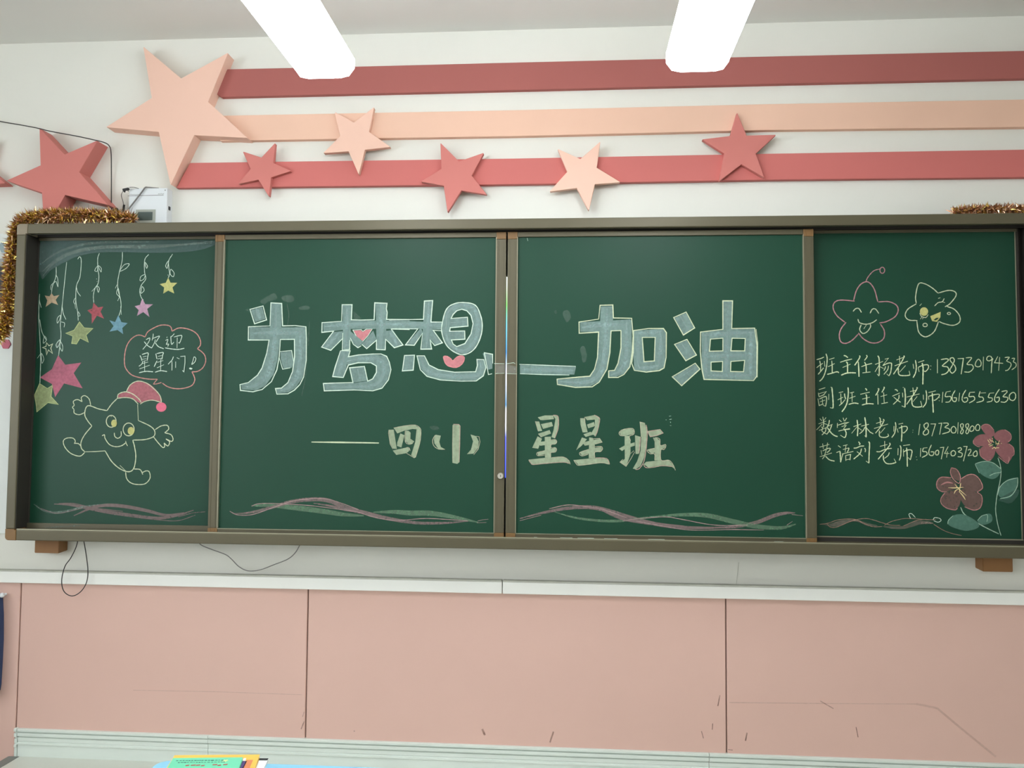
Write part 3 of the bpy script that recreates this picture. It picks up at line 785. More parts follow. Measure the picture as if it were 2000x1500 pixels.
l t 1.7 665 118 735 120 680 195 740 205 755 245 710 290 645 290
c t 1.6 820 135 790 165 780 210 810 228 845 215 850 170
p t 1.7 880 105 875 270
l t 1.6 960 95 930 105 920 140 950 155 985 130 965 95
l t 1.7 1000 130 985 150 975 305
p t 1.7 1055 100 1015 178 1120 185
p t 1.7 1078 110 1065 275
l t 1.5 1140 115 1195 112 1165 155 1210 180 1215 215 1180 265 1145 275
l t 1.5 1225 125 1260 125 1245 165 1275 185 1275 225 1225 265
@ 1590 750 16.667
*C chalk_text|second line of pale yellow handwriting with a phone number
p t 2 155 185 365 120
p t 1.7 140 285 150 350 165 425
p t 1.6 165 315 400 245 310 355 165 415
p t 1.8 125 475 165 700 310 650
l t 1.8 170 490 350 410 400 430 405 550 375 725
p t 1.4 375 725 290 690
p t 1.7 195 580 360 525
p t 1.7 270 490 275 660
p t 1.7 480 325 475 515
p t 1.6 540 105 580 112
l t 2.2 580 110 610 450 620 700 610 790
p t 1.8 610 790 520 770
p t 1.8 805 285 945 250
p t 2.1 870 310 880 640
p t 1.7 765 520 945 430
p t 1.7 815 705 900 640 1010 510
l t 1.9 990 310 1000 400 1030 490
l t 2.1 1105 110 1115 300 1080 580 1010 760 905 905
p t 1.8 1170 295 1300 260
p t 1.8 1235 290 1240 590
p t 1.7 1145 470 1345 395
l t 2 1125 665 1300 620 1445 640
l t 2 1665 145 1700 170 1715 215
p t 2 1505 335 1810 265
l t 2 1680 340 1710 400 1705 640
p t 1.8 1570 490 1810 430
l t 2 1555 685 1750 640 1940 650
@ 1700 750 14.286
l t 2 210 125 235 145 200 230 145 320
p t 2.2 205 280 212 570
l t 1.9 375 80 385 115 320 235
p t 1.9 370 235 385 520
p t 1.7 285 350 465 300
p t 2.1 305 550 485 515
l t 1.8 680 155 730 165 760 205
p t 2 610 340 820 250
l t 1.6 800 300 790 400 730 480 635 570
p t 1.9 650 365 780 470 845 510
p t 1.9 895 245 905 370
p t 1.8 905 95 930 102
l t 2.2 955 110 975 350 965 650
p t 1.8 965 650 875 610
p t 2 1185 100 1205 300
p t 1.7 1105 210 1290 175
l t 1.9 1285 100 1305 120 1200 300 1010 570
p t 1.7 1010 365 1370 275
l t 2 1155 380 1165 560 1220 630 1330 645 1440 630
p t 1.7 1440 620 1400 475
p t 1.5 1305 345 1185 495
p t 1.9 1475 300 1482 435
l t 1.8 1550 175 1570 330 1550 530 1460 655
p t 1.9 1620 240 1825 190
p t 1.8 1620 345 1632 435
l t 1.7 1620 345 1800 295 1920 290 1900 370 1800 455 1770 445
l t 2.2 1725 245 1740 500 1755 800
p t 1.5 1928 372 1938 388
p t 1.9 1912 460 1928 472
@ 1780 680 6.25
p t 1.9 385 535 375 665
p t 1.7 480 525 425 535
l t 1.7 425 535 415 590 475 590 485 620 460 655 415 660
l t 1.7 535 515 500 580 505 640 540 650 550 610 515 605
p t 1.7 590 545 578 650
l t 1.7 665 510 630 570 620 630 650 660 685 640 680 605 640 610
p t 1.7 775 537 712 540
l t 1.7 712 540 705 590 760 590 770 630 705 670
p t 1.6 910 545 845 548
l t 1.7 840 525 825 590 870 600 875 640 795 665
p t 1.6 1010 546 955 550
l t 1.6 955 550 940 600 985 610 980 645 920 660
l t 1.7 1075 500 1030 570 1015 630 1040 660 1070 640 1070 600 1035 605
l t 1.7 1100 530 1160 520 1165 540 1120 590 1170 600 1175 630 1140 660 1090 655
c t 1.7 1240 540 1200 570 1200 620 1240 640 1270 610 1270 560
@ 1590 808 15
*C chalk_text|third line of pale yellow handwriting with a phone number
p t 1.7 170 145 230 210
p t 1.5 350 110 280 210
p t 1.5 130 300 355 215
p t 1.9 255 90 280 250 275 400
p t 1.6 240 300 70 475
p t 1.5 280 280 400 325
l t 1.5 215 385 250 420 235 510 370 600
p t 1.6 145 490 390 400
l t 1.6 350 400 330 520 230 625
l t 1.8 450 185 430 300 380 390
p t 1.6 400 370 540 310
l t 1.7 520 330 460 480 370 605
l t 2.1 385 400 500 560 600 640 690 670
p t 1.8 735 180 805 240
p t 1.7 850 120 885 220
p t 1.7 955 125 900 220
p t 1.8 685 275 680 415
p t 1.6 685 340 900 270 1015 250 880 325
p t 1.6 805 375 940 345 860 450
p t 2 715 510 870 470
p t 3 870 468 1050 445
l t 1.9 905 480 940 560 925 660 890 705
p t 1.6 890 705 770 630
l t 2.1 1260 180 1282 400 1270 660
p t 1.9 1155 380 1380 300
p t 1.5 1260 380 1100 575
p t 1.6 1290 410 1400 490
l t 2.2 1485 105 1520 350 1525 690
p t 1.4 1525 690 1480 640
p t 1.9 1380 365 1605 310
l t 1.6 1500 380 1430 500 1330 590
p t 1.9 1530 410 1640 540 1735 590
@ 1690 808 13.636
p t 1.9 370 100 400 130 405 310
p t 1.6 290 260 460 200
l t 1.7 475 145 495 190 400 360 270 520
p t 1.7 235 395 605 275
l t 1.8 380 450 375 580 430 625 540 630 625 590
p t 1.7 625 590 600 535
p t 1.5 525 370 400 520
p t 1.7 765 330 760 475
l t 1.7 800 225 815 350 780 520 705 635
p t 1.8 885 280 1005 255
p t 1.7 850 395 875 500
l t 1.6 890 390 1000 345 1090 340 1120 380 1100 440 1030 510 1000 500
l t 2 965 310 975 500 962 740
p t 1.3 1264 434 1274 442
p t 1.3 1260 490 1270 500
@ 1780 680 6.25
p t 1.9 105 925 88 1060
l t 1.7 190 910 155 935 165 975 205 1000 205 1040 165 1060 145 1030 200 960 205 925 190 910
p t 1.7 235 925 295 925 250 1075
p t 1.7 330 920 370 915 345 1055
l t 1.6 385 915 440 915 450 935 410 965 460 985 460 1020 375 1048
c t 1.6 515 955 485 985 495 1030 535 1030 545 985
p t 1.6 572 905 565 1045
l t 1.5 625 920 600 935 610 975 635 1005 620 1045 600 1030 625 975 635 940 625 920
l t 1.5 690 920 665 935 670 970 695 990 700 1020 680 1045 665 1020 695 960 700 935 690 920
c t 1.5 740 950 715 980 720 1015 755 1005 765 965
c t 1.5 810 930 785 960 790 1000 825 1000 835 955
@ 1590 808 15
*C chalk_text|fourth line of pale yellow handwriting with a phone number
p t 1.7 160 980 445 900
p t 1.6 250 875 270 1030
p t 1.6 395 850 370 1030
p t 1.7 205 1070 225 1205
l t 1.6 250 1090 400 1020 475 1020 440 1090 370 1145
p t 1.6 360 1050 290 1270 240 1330
p t 1.7 170 1260 520 1150
l t 1.9 330 1240 450 1350 600 1390
p t 1.8 705 935 780 990
p t 1.8 655 1140 760 1095
l t 2 760 1095 770 1250 780 1425
l t 1.4 780 1425 820 1250 850 1180
p t 1.7 850 940 980 910
p t 1.6 935 920 910 1130
p t 1.6 845 1050 1020 1000
l t 1.6 1020 1000 1010 1060 970 1130
p t 1.8 820 1180 1150 1105
p t 1.9 925 1225 930 1380
p t 1.8 925 1225 1070 1195 1050 1360
p t 1.6 940 1350 1050 1330
l t 1.9 1300 820 1345 880 1320 910
l t 1.8 1160 1010 1250 1000 1350 955 1465 945
l t 1.8 1390 1020 1340 1170 1160 1330
p t 1.8 1255 1110 1425 1250
l t 1.7 1480 1005 1505 1060 1495 1125
l t 2.1 1595 820 1625 880 1612 1200 1605 1450
p t 1.7 1605 1450 1520 1385
@ 1690 808 13.636
p t 1.7 515 730 520 920
p t 1.7 390 870 590 820
l t 1.8 645 775 655 830 540 980 340 1215
l t 1.8 295 1010 390 1010 530 950 705 920
l t 1.8 480 1110 490 1230 560 1320 680 1335 820 1300
p t 1.7 820 1300 765 1200
l t 1.5 640 1030 610 1110 510 1190
p t 1.9 875 920 868 1105
l t 1.8 925 845 950 920 940 1130 905 1245
p t 1.8 1010 850 1190 825
p t 1.8 1015 945 1020 1140
l t 1.8 1020 1020 1100 975 1210 965 1245 1020 1200 1230
p t 1.6 1200 1230 1140 1165
l t 2 1100 905 1115 1100 1120 1410
p t 1.5 1355 1148 1363 1158
p t 1.5 1370 1222 1380 1232
@ 1780 680 6.25
p t 1.8 115 1220 110 1325
p t 1.6 195 1215 143 1220
l t 1.7 145 1220 140 1260 180 1265 190 1300 130 1335
l t 1.7 245 1180 215 1250 220 1300 260 1310 275 1270 235 1265
c t 1.6 320 1245 295 1265 300 1300 325 1300 335 1265
p t 1.7 350 1215 395 1210 365 1355
p t 1.6 450 1200 405 1285 465 1285
p t 1.6 440 1260 430 1335
c t 1.6 515 1250 485 1270 490 1310 525 1310 540 1275
l t 1.6 565 1225 600 1215 610 1240 575 1265 620 1285 610 1325 565 1325
p t 1.7 635 1200 680 1200 635 1380
l t 1.5 690 1245 720 1235 725 1260 690 1315
p t 1.5 690 1315 745 1305
c t 1.6 785 1255 755 1285 765 1320 800 1310 800 1265
; ---- flowers ----
@ 1780 800 5.768
*C chalk_flower|upper dusty pink chalk flower with green leaves and a curving stem
F fp 850 165 800 175 800 230 850 290 900 310 940 270 910 200
F fp 1040 225 960 250 930 310 1000 370 1090 372 1118 330 1108 270
F fp 990 378 1090 380 1148 430 1145 510 1085 595 1000 530 945 450
F fp 880 288 780 280 712 320 702 378 770 410 880 400 920 350
F fp 870 400 785 430 775 510 830 562 900 562 940 500 940 430
l fo 1.2 800 225 790 190 830 165 880 175 930 230
l fo 1.2 700 340 700 380 740 412 775 420
l fo 1.2 768 440 780 520 850 572 900 566
l fo 1.2 1050 225 1105 260 1125 300 1118 340 1090 362
l fo 1.2 1100 385 1150 430 1157 500 1135 525
l fo 1.2 980 530 1040 580 1085 605 1102 560 1098 530
p cr 1.6 860 340 882 375
p cr 1.6 880 330 902 362
p cr 1.6 905 345 932 372
p cr 1.6 868 395 902 385
p cr 1.6 880 412 922 395
p cr 1.6 908 442 940 420
p cr 1.8 938 432 988 430
p cr 1.4 955 395 950 355
p cr 1.4 970 400 995 345
p cr 1.4 960 380 990 385
p cr 1.2 1010 378 1018 383
p cr 1.2 912 318 916 332
p cr 2 935 425 952 440
l gl 1.4 975 545 1000 620 1010 700 1000 800 970 940 955 1040 950 1150 975 1300 1010 1420
F gf 722 615 800 587 900 592 1000 660 1004 705 960 765 890 780 780 722
l gl 1 720 610 820 583 920 600 1005 665
l gl 1 718 615 765 715
l gl 1 880 745 940 718 1008 708
F gf 1000 870 1080 792 1192 772 1190 880 1130 978 1050 1010 980 960
F gd 1190 900 1205 960 1120 1055 1030 1040 985 1010
l gl 1.2 970 960 1000 870 1080 800 1200 768
l gl 1.2 1200 768 1190 870 1120 970 1000 1005
*C chalk_flower|lower brownish mauve chalk flower with two leaves and a cream centre
F fb 450 662 440 720 480 780 540 800 548 740 510 682
F fb 310 772 420 765 515 850 480 900 360 925 295 885 293 812
F fb 400 930 540 910 550 1050 490 1125 380 1098 340 1030 352 960
F fb 560 900 700 920 785 980 787 1068 730 1125 620 1098 552 1000
F fb 560 782 640 740 720 745 775 820 795 878 740 925 620 900 545 870
l fo 1.4 450 655 440 710 470 780 530 830 550 800 548 740 510 675 450 655
l fo 1.5 450 768 340 762 290 810 290 880 340 922 400 925
t fo 3 330 850 400 820 470 830
l fo 1.5 380 935 335 1000 340 1060 400 1110 490 1130 520 1110
l fo 1.5 600 1095 700 1132 770 1110 797 1040 790 970 740 930
l fo 1.5 740 930 802 880 770 790 710 735 640 735 560 780
t cr 1.8 415 880 500 882 590 875
t cr 1.6 480 950 500 912 540 890
t cr 1.6 488 838 540 900 620 970
l cr 1.3 556 828 548 880 540 930
t cr 1.9 540 925 580 970 610 1018
l gl 1.7 555 1100 590 1170 680 1240 740 1275 860 1340 985 1400
F gf 412 1250 480 1190 580 1180 680 1222 762 1290 738 1338 620 1366 500 1338 422 1300
F gf 748 1250 792 1197 880 1172 912 1215 898 1268 820 1298 762 1280
l gl 1 852 1180 860 1210 850 1265
l gl 1 745 1250 790 1200 850 1180
l gl 1 410 1290 420 1245 470 1195
@ 1580 960 4.762
*C chalk_wave|thin brownish chalk ribbon with two small loops along the bottom edge
F vb 110 302 200 298 300 268 430 262 540 292 640 318 560 325 460 285 380 278 300 318 220 325
F vb 690 322 860 322 1000 275 1130 282 1150 300 1040 305 960 330 880 348 760 345
l vl 1.2 100 305 175 295 280 262 420 258 520 300 600 328 680 325
l vl 1.2 170 305 200 330 260 330 380 280 480 255 560 255 680 290 760 312 850 315
l vl 1.2 700 315 760 282 830 262 920 250 1100 262 1180 262
l vl 1.2 880 320 1000 270 1090 258
l vl 1.2 1160 305 1250 360 1330 390 1420 410
l w 1.1 945 250 930 212 955 207 990 242
l w 1.3 1155 262 1170 243 1215 250 1228 270 1200 285 1160 272
@ 430 940 3.509
*A chalk_wave|mauve and green chalk ribbons along the bottom of the board
t n 10 215 168 350 165 500 180 700 205 850 228 985 236
t n 10 1050 212 1200 210 1300 218 1450 220 1600 245 1770 282
t v 8 90 222 200 215 350 180 480 142 620 124 740 132 870 185 1000 218 1150 255 1350 285 1550 285 1700 272
t v 5 640 150 760 170 860 195 960 210 1100 245
l vq 1.5 65 205 120 230 220 228 350 185 480 140 600 122 720 120 830 150 950 195
l vq 1.4 215 170 260 155 360 152 600 165 800 190 940 210 1050 245 1200 268 1400 255 1560 262 1700 272
p vq 1.1 1765 272 1800 264 1838 260
p vq 1.1 1760 285 1825 282
@ 980 960 3.125
*B chalk_wave|mauve and green chalk ribbons along the bottom of the board
t v 8 110 165 250 130 400 102 540 96 650 118 780 158 900 190 1050 215 1250 222 1400 215
t v 7 1300 222 1420 215 1550 190 1660 148 1730 132 1790 130
t n 5 320 125 450 160 600 178 740 178 880 160 1000 152
t n 9 900 155 1100 142 1250 146 1400 180 1550 212 1700 222 1795 200
t v 7 600 110 720 160 850 185 1000 205 1150 215
l vq 1.4 290 105 400 82 500 90 620 110 760 160
l vq 1.4 740 180 840 165 1000 155 1100 170 1300 205 1500 205
l vq 1.3 820 180 950 205 1150 235 1400 232 1600 235
p vq 1.2 110 178 180 160 240 145
p vq 1.2 1740 205 1775 182
p vq 1.1 1770 140 1838 148
"""
# ------------------------------------------------------------------ room shell
ZC = (P(0, 87).z+P(1000, 57).z+P(2000, 32).z)/3
DZ = Pz(72, 1470, .14).z
DX0 = P(44, 1480, .0).x            # left end of the teaching dais
X0P = P(-300, 1400).x
wl = nbox(XW0, XW1, 0, .12, 0, ZC)
WALLB = struct('wall_back', wl, MW)
struct('ceiling', nbox(XW0, XW1, YB, .12, ZC, ZC+.1), MC)
struct('floor', nbox(XW0, XW1, YB, 0, -.1, 0), MFLOOR)
struct('wall_right', nbox(XW1, XW1+.12, YB, .12, -.1, ZC+.1), MW)
struct('wall_rear', nbox(XW0, XW1, YB-.12, YB, -.1, ZC+.1), MW)
bm = bmesh.new()
ys = [.12]+[v for p in WIN for v in p]+[YB-.12]
for i in range(0, len(ys), 2): box(bm, XW0-.12, XW0, ys[i+1], ys[i], -.1, ZC+.1)
for a, b in WIN:
    box(bm, XW0-.12, XW0, b, a, -.1, WZ0); box(bm, XW0-.12, XW0, b, a, WZ1, ZC+.1)
struct('wall_left', bm, MW)
gm = bpy.data.materials.new('window_glass'); gm.use_nodes = True; nt = gm.node_tree
tr = nt.nodes.new('ShaderNodeBsdfTransparent'); gl = nt.nodes.new('ShaderNodeBsdfGlossy'); gl.inputs['Roughness'].default_value = .02
ms = nt.nodes.new('ShaderNodeMixShader'); ms.inputs[0].default_value = .06
nt.links.new(tr.outputs[0], ms.inputs[1]); nt.links.new(gl.outputs[0], ms.inputs[2]); nt.links.new(ms.outputs[0], nt.nodes['Material Output'].inputs[0])
for i, (a, b) in enumerate(WIN):
    bm = bmesh.new(); xx0, xx1 = XW0-.09, XW0-.04
    for z in (WZ0, WZ1-.05, WZ0+1.15): box(bm, xx0, xx1, b, a, z, z+.05)
    for k in range(4):
        y = b+(a-b-.05)*k/3; box(bm, xx0, xx1, y, y+.05, WZ0, WZ1)
    wf = struct('window_%d' % (i+1), bm, MTRIM)
    mesh_obj('window_pane', nbox(XW0-.067, XW0-.063, b+.01, a-.01, WZ0+.01, WZ1-.01), gm, wf)

# dais, tiles edge strip, skirtings
YD = -1.55
struct('trim_1', nbox(DX0-.045, DX0, YD, -.022, 0, DZ+.002, bev=.003), MEDGE)
bm = nbox(DX0, XW1, YD, 0, .0, DZ)
dais = mesh_obj('teaching_dais', bm, MDAIS); dais['kind'] = 'structure'
# skirting with a moulded profile
def skirting(name, x0, x1, z0, z1, d):
    h = z1-z0
    prof = [(0, z0), (-d, z0), (-d, z0+h*.42), (-d-.004, z0+h*.44), (-d-.004, z0+h*.50), (-d+.001, z0+h*.515), (-d+.001, z0+h*.54), (-d-.001, z0+h*.56), (-d-.001, z0+h*.68),
            (-d+.004, z0+h*.69), (-d+.004, z0+h*.72), (-d-.005, z0+h*.74), (-d-.005, z0+h*.85), (-d+.002, z0+h*.865), (-d+.002, z0+h*.89), (-d-.007, z0+h*.91), (-d-.007, z0+h*.985), (-d-.003, z1), (0, z1)]
    bm = bmesh.new()
    A = [bm.verts.new((x0, p[0], p[1])) for p in prof]; B = [bm.verts.new((x1, p[0], p[1])) for p in prof]
    for i in range(len(prof)): bm.faces.new((A[i], A[(i+1) % len(prof)], B[(i+1) % len(prof)], B[i]))
    bm.faces.new(A[::-1]); bm.faces.new(B)
    bmesh.ops.recalc_face_normals(bm, faces=bm.faces[:])
    return bm
zb = (P(32, 1425, .02).z+P(900, 1453.5, .02).z+P(1850, 1486, .02).z)/3
xb = [P(34, 1440, .02).x, P(406, 1460, .02).x, P(1385, 1485, .02).x, XW1]
base = struct('baseboard_back', skirting('s', xb[0]-.012, xb[0]-.001, 0.12, zb+.002, .02), MBASE)
for i in range(3):
    mesh_obj('skirting_tile', skirting('s', xb[i]+.0008, xb[i+1]-.0008, DZ, zb, .018), MBASE, base)
zl = P(10, 1491, .02).z
struct('baseboard_lower', skirting('s', XW0, DX0-.05, 0, zl, .018), MBASE)

# wainscot panels (pink boards with joints) as parts of the back wall
zt0 = (P(0, 1137, .03).z+P(1000, 1160, .03).z+P(2000, 1184, .03).z)/3   # trunking bottom
zt1 = (P(0, 1114, .03).z+P(1000, 1136, .03).z+P(2000, 1161, .03).z)/3
xj = [XW0, (P(43, 1150, .01).x+P(30, 1420, .01).x)/2, (P(603, 1150, .01).x+P(596, 1440, .01).x)/2, P(1418.3, 1300, .01).x, P(2235, 1300, .01).x, XW1]
WAIN = struct('trim_4', nbox(XW0, XW1, -.003, 0, 0, zt0+.01), mat('joint_shadow_grey', (138, 112, 102), .9))
for i in range(5):
    mesh_obj('wainscot_panel', nbox(xj[i]+.0025, xj[i+1]-.0025, -.012, -.002, .0, zt0+.012, bev=.002, seg=1), MPINK, WAIN)
# scuffs on the panels
MSC = chalk_mat('scuff', (120, 84, 74), .45, .3)
def quad(bm, a, b, wd, mi=0):
    a = Vector(a); b = Vector(b); d = (b-a).normalized(); n = Vector((-d.z, 0, d.x))*wd/2
    f = bm.faces.new([bm.verts.new(v) for v in (a+n, a-n, b-n, b+n)]); f.material_index = mi
bm = bmesh.new()
for (a, b, c, d, wd) in ((1081, 1429, 1074, 1450, .006), (942, 1424, 947, 1436, .008), (1406, 1358, 1402, 1379, .004), (1370, 1428, 1374, 1442, .003), (1392, 1413, 1391, 1425, .003),
    (1459, 1431, 1456, 1447, .005), (1602, 1369, 1628, 1384, .004), (1672, 1420, 1676, 1440, .003), (591, 1400, 594, 1390, .003), (588, 1424, 594, 1409, .004), (692, 1427, 692, 1429, .006), (1422, 1464, 1431, 1465, .003)):
    quad(bm, P(a, b, .0126), P(c, d, .0126), wd)
mesh_obj('scuff_marks', bm, MSC, WAIN, label='dark scuffs on the pink panels')
# long faint rubbing line
bm = bmesh.new()
pp = [P(x, y, .0126) for x, y in ((1424, 1372), (1600, 1374), (1790, 1375), (1830, 1383), (1880, 1425), (1945, 1478))]
for i in range(len(pp)-1): quad(bm, pp[i], pp[i+1], .008 if i > 1 else .004)
pp = [P(x, y, .0126) for x, y in ((260, 1348), (420, 1351), (590, 1357))]
for i in range(len(pp)-1): quad(bm, pp[i], pp[i+1], .003)
mesh_obj('scuff_marks', bm, chalk_mat('faint_rub', (150, 112, 100), .14, .08), WAIN)

# trunking (two lengths butted together)
xt = P(981, 1145, .03).x
for i, (a, b) in enumerate(((XW0, xt-.0015), (xt+.0015, XW1))):
    o = struct('trim_%d' % (i+2), nbox(a, b, -.03, 0, zt0, zt1, bev=.003), MTRIM)
    mesh_obj('trunking_lid', nbox(a+.001, b-.001, -.032, -.004, zt1+.0005, zt1+.006, bev=.001), MTRIMT, o, label='grey upper edge of the trunking')  # darker grey strip along the top edge of each length
bm = bmesh.new(); quad(bm, P(1443, 1098, .0008), P(1438, 1142, .0008), .0015); mesh_obj('wall_crack', bm, MTRIMT, WALLB)
# white display board behind the left end of the frame
ex0, ex1 = P(-500, 700, .012).x, P(60, 700, .012).x
ez0, ez1 = P(5, 1042, .012).z, P(5, 456, .012).z
db = thing('display_board', (ex0, 0, ez0), 'white display board on the wall behind the tinsel at the left edge', 'board')
mesh_obj('backing_sheet', nbox(ex0, ex1, -.012, -.0006, ez0, ez1, bev=.002), mat('white_sheet', (228, 232, 228), .6), db)
def hexa(px, py, r, d0, d1):
    c = P(px, py, d1); rr = r*.00198
    bm = bmesh.new(); prism(bm, [(c.x+rr*math.cos(math.pi/3*k), c.z+rr*math.sin(math.pi/3*k)) for k in range(6)], -d0, -d1); return bm
mesh_obj('hexagon_sticker', hexa(9, 482, 14, .012, .016), mat('grey_blue_card', (160, 180, 186), .7), db, label='grey-blue hexagon')
mesh_obj('hexagon_sticker', hexa(11, 672, 11, .012, .016), mat('pink_card', (206, 112, 130), .7), db, label='pink hexagon')
a, b = P(-160, 508, .02), P(5, 650, .02)
mesh_obj('photo_panel', nbox(a.x, b.x, -.018, -.012, a.z, b.z), mat('pink_card', (196, 110, 126), .7), db, label='pink bordered dark panel')
a, b = P(-155, 521, .02), P(4, 640, .02)
mesh_obj('photo_print', nbox(a.x, b.x, -.02, -.018, a.z, b.z), mat('dark_print', (50, 48, 54), .6), db, label='dark print')
a, b = P(-100, 506, .02), P(7, 520, .02)
mesh_obj('title_strip', nbox(a.x, b.x, -.021, -.018, a.z, b.z), mat('grey_card', (176, 178, 178), .7), db, label='grey strip')

# ------------------------------------------------------------------ chalkboard frame
DF = .15                                   # front of outer frame
XL = (P(33, 435, DF).x+P(10.4, 1047, DF).x)/2
XS = (P(989.5, 455, .12).x+P(985.4, 1049, .12).x)/2
XR = 2*XS-XL+.02
ZT = (P(33, 435, DF).z+P(900, 430.5, DF).z+P(2000, 415, DF).z)/3
ZB = (P(10, 1054, DF).z+P(600, 1067.5, DF).z+P(1400, 1080, DF).z+P(2000, 1092, DF).z)/4
fw = .040; fb = .042
DSF, DSS = .118, .108                       # stile front, writing surface
sz1 = (P(440, 457.5, DSF).z+P(1500, 449, DSF).z)/2
sz0 = (P(420, 1048, DSF).z+P(1000, 1051, DSF).z+P(1590, 1062, DSF).z)/3
sz0 = max(sz0, ZB+fb+.0005) if sz0 > ZB+fb else ZB+.030
sz1 = min(sz1, ZT-.016)
print('SZ', sz0-ZB, ZT-sz1)
print('frame', XL, XR, ZT, ZB)
fr = thing('chalkboard_frame', (XL, -.08, ZB), 'bronze aluminium chalkboard frame with two fixed green side boards', 'chalkboard')
DB = .035                                   # body starts here off the wall
bm = nbox(XL+.045, XR-.045, -DF, -.128, ZT-fw, ZT, bev=.004); box(bm, XL+.045, XR-.045, -.127, -.085, ZT-.014, ZT)
mesh_obj('frame_rail', bm, MALU, fr)
bm = nbox(XL+.045, XR-.045, -DF, -.128, ZB, ZB+fb, bev=.004); box(bm, XL+.045, XR-.045, -.127, -.085, ZB, ZB+.024)
r = mesh_obj('frame_rail', bm, MALU, fr)
mesh_obj('rail_lip', nbox(XL+.045, XR-.045, -DF+.002, -DF+.008, ZB+fb-.001, ZB+fb+.004, bev=.001), MALUL, r)
mesh_obj('frame_stile', nbox(XL, XL+.038, -DF, -.085, ZB+.045, ZT-.044, bev=.004), MALU, fr)
mesh_obj('frame_stile', nbox(XR-.038, XR, -DF, -.085, ZB+.045, ZT-.044, bev=.004), MALU, fr)
MCAPG = mat('taupe_corner', (138, 126, 106), .5, .1)
def corner(x, z, sx, sz, m, lab):
    # L-shaped corner with a rounded outer corner
    s = .045; r_ = .014; pts = []
    cx, cz = x+sx*r_, z+sz*r_
    for k in range(7):
        a = math.pi/2*k/6
        pts.append((cx-sx*r_*math.cos(a), cz-sz*r_*math.sin(a)))
    pts += [(x+sx*s, z), (x+sx*s, z+sz*.041), (x+sx*.038, z+sz*.041), (x+sx*.038, z+sz*s), (x, z+sz*s)]
    bm = bmesh.new(); prism(bm, pts, -.084, -DF-.0012, bev=.002); bmesh.ops.recalc_face_normals(bm, faces=bm.faces[:])
    mesh_obj('corner_cap', bm, m, fr, label=lab)
corner(XL, ZB, 1, 1, MCAP, 'brown plastic corner'); corner(XL, ZT, 1, -1, MCAPG, 'taupe corner')
corner(XR, ZB, -1, 1, MCAP, 'brown plastic corner'); corner(XR, ZT, -1, -1, MCAPG, 'taupe corner')
# body: back sheet and inner reveals
mesh_obj('back_sheet', nbox(XL+.02, XR-.02, -.04, -DB, ZB+.02, ZT-.02), MDARK, fr, label='dark back sheet')
bm = bmesh.new()
box(bm, XL+.0385, XL+.0405, -.146, -.0846, ZB+.045, ZT-.042); box(bm, XR-.0405, XR-.0385, -.146, -.0846, ZB+.045, ZT-.042)
box(bm, XL+.034, XL+.040, -.0845, -.04, ZB+.03, ZT-.03); box(bm, XR-.040, XR-.034, -.0845, -.04, ZB+.03, ZT-.03)
box(bm, XL+.034, XR-.034, -.0845, -.04, ZT-.036, ZT-.03); box(bm, XL+.034, XR-.034, -.0845, -.04, ZB+.03, ZB+.036)
mesh_obj('reveal_lining', bm, MDARK, fr, label='dark inner lining')
# guide tracks along bottom and top
bm = bmesh.new()
for y in (-.1265, -.0865): box(bm, XL+.04, XR-.04, y, y+.002, ZB+.0245, ZB+fb+.001)
for y in (-.114, -.100): box(bm, XL+.04, XR-.04, y, y+.003, ZB+.0245, sz0-.0006)
mesh_obj('guide_track', bm, MALU, r)
bm = bmesh.new()
for y in (-.1265, -.0865): box(bm, XL+.04, XR-.04, y, y+.002, ZT-fw-.001, ZT-.0145)
mesh_obj('guide_track', bm, MDARK, fr)

# fixed side boards
DS = .068
SURF = {}
def side(px_in, px_out, name, lab):
    xa = P(px_in, 750, DS).x; xb_ = P(px_out, 750, DS).x
    z1 = P(250, 469, DS).z; z0 = P(250, 1024, DS).z
    x0, x1 = min(xa, xb_), max(xa, xb_)
    o = mesh_obj(name, nbox(x0, x1, -DS, -.045, z0, z1), MBOARD, fr, org=(0, 0, 0), label=lab)
    return o, x0, x1, z0, z1
s, x0, x1, z0, z1 = side(68, 470, 'side_board', 'left fixed green board with vines, stars and a star character')
SURF['L'] = s
e1 = mesh_obj('board_edging', nbox(x0-.006, x1, -DS-.006, -.045, z1, z1+.012, bev=.001), MALU, fr)
mesh_obj('board_edging', nbox(x0-.006, x1, -DS-.010, -.045, z0-.022, z0, bev=.002), MALU, fr)
mesh_obj('board_edging', nbox(x0-.012, x0, -DS-.006, -.045, z0-.022, z1+.012, bev=.001), MDARK, fr)
s, x0, x1, z0, z1 = side(1540, 1988, 'side_board', 'right fixed green board with star faces, handwriting and flowers')
SURF['C'] = s
mesh_obj('board_edging', nbox(x0, x1+.006, -DS-.006, -.045, z1, z1+.012, bev=.001), MALU, fr)
mesh_obj('board_edging', nbox(x0, x1+.006, -DS-.010, -.045, z0-.022, z0, bev=.002), MDARK, fr)
mesh_obj('board_edging', nbox(x1+.0035, x1+.012, -DS-.004, -.045, z0-.022, z1+.012), MDARK, fr)
mesh_obj('board_edging', nbox(x1, x1+.003, -DS-.002, -.045, z0-.002, z1), MALUL, fr, label='thin pale edging')
mesh_obj('board_edging', nbox(x0, x1, -DS-.012, -DS-.008, z0-.003, z0+.001), MALUL, fr, label='thin pale edging')

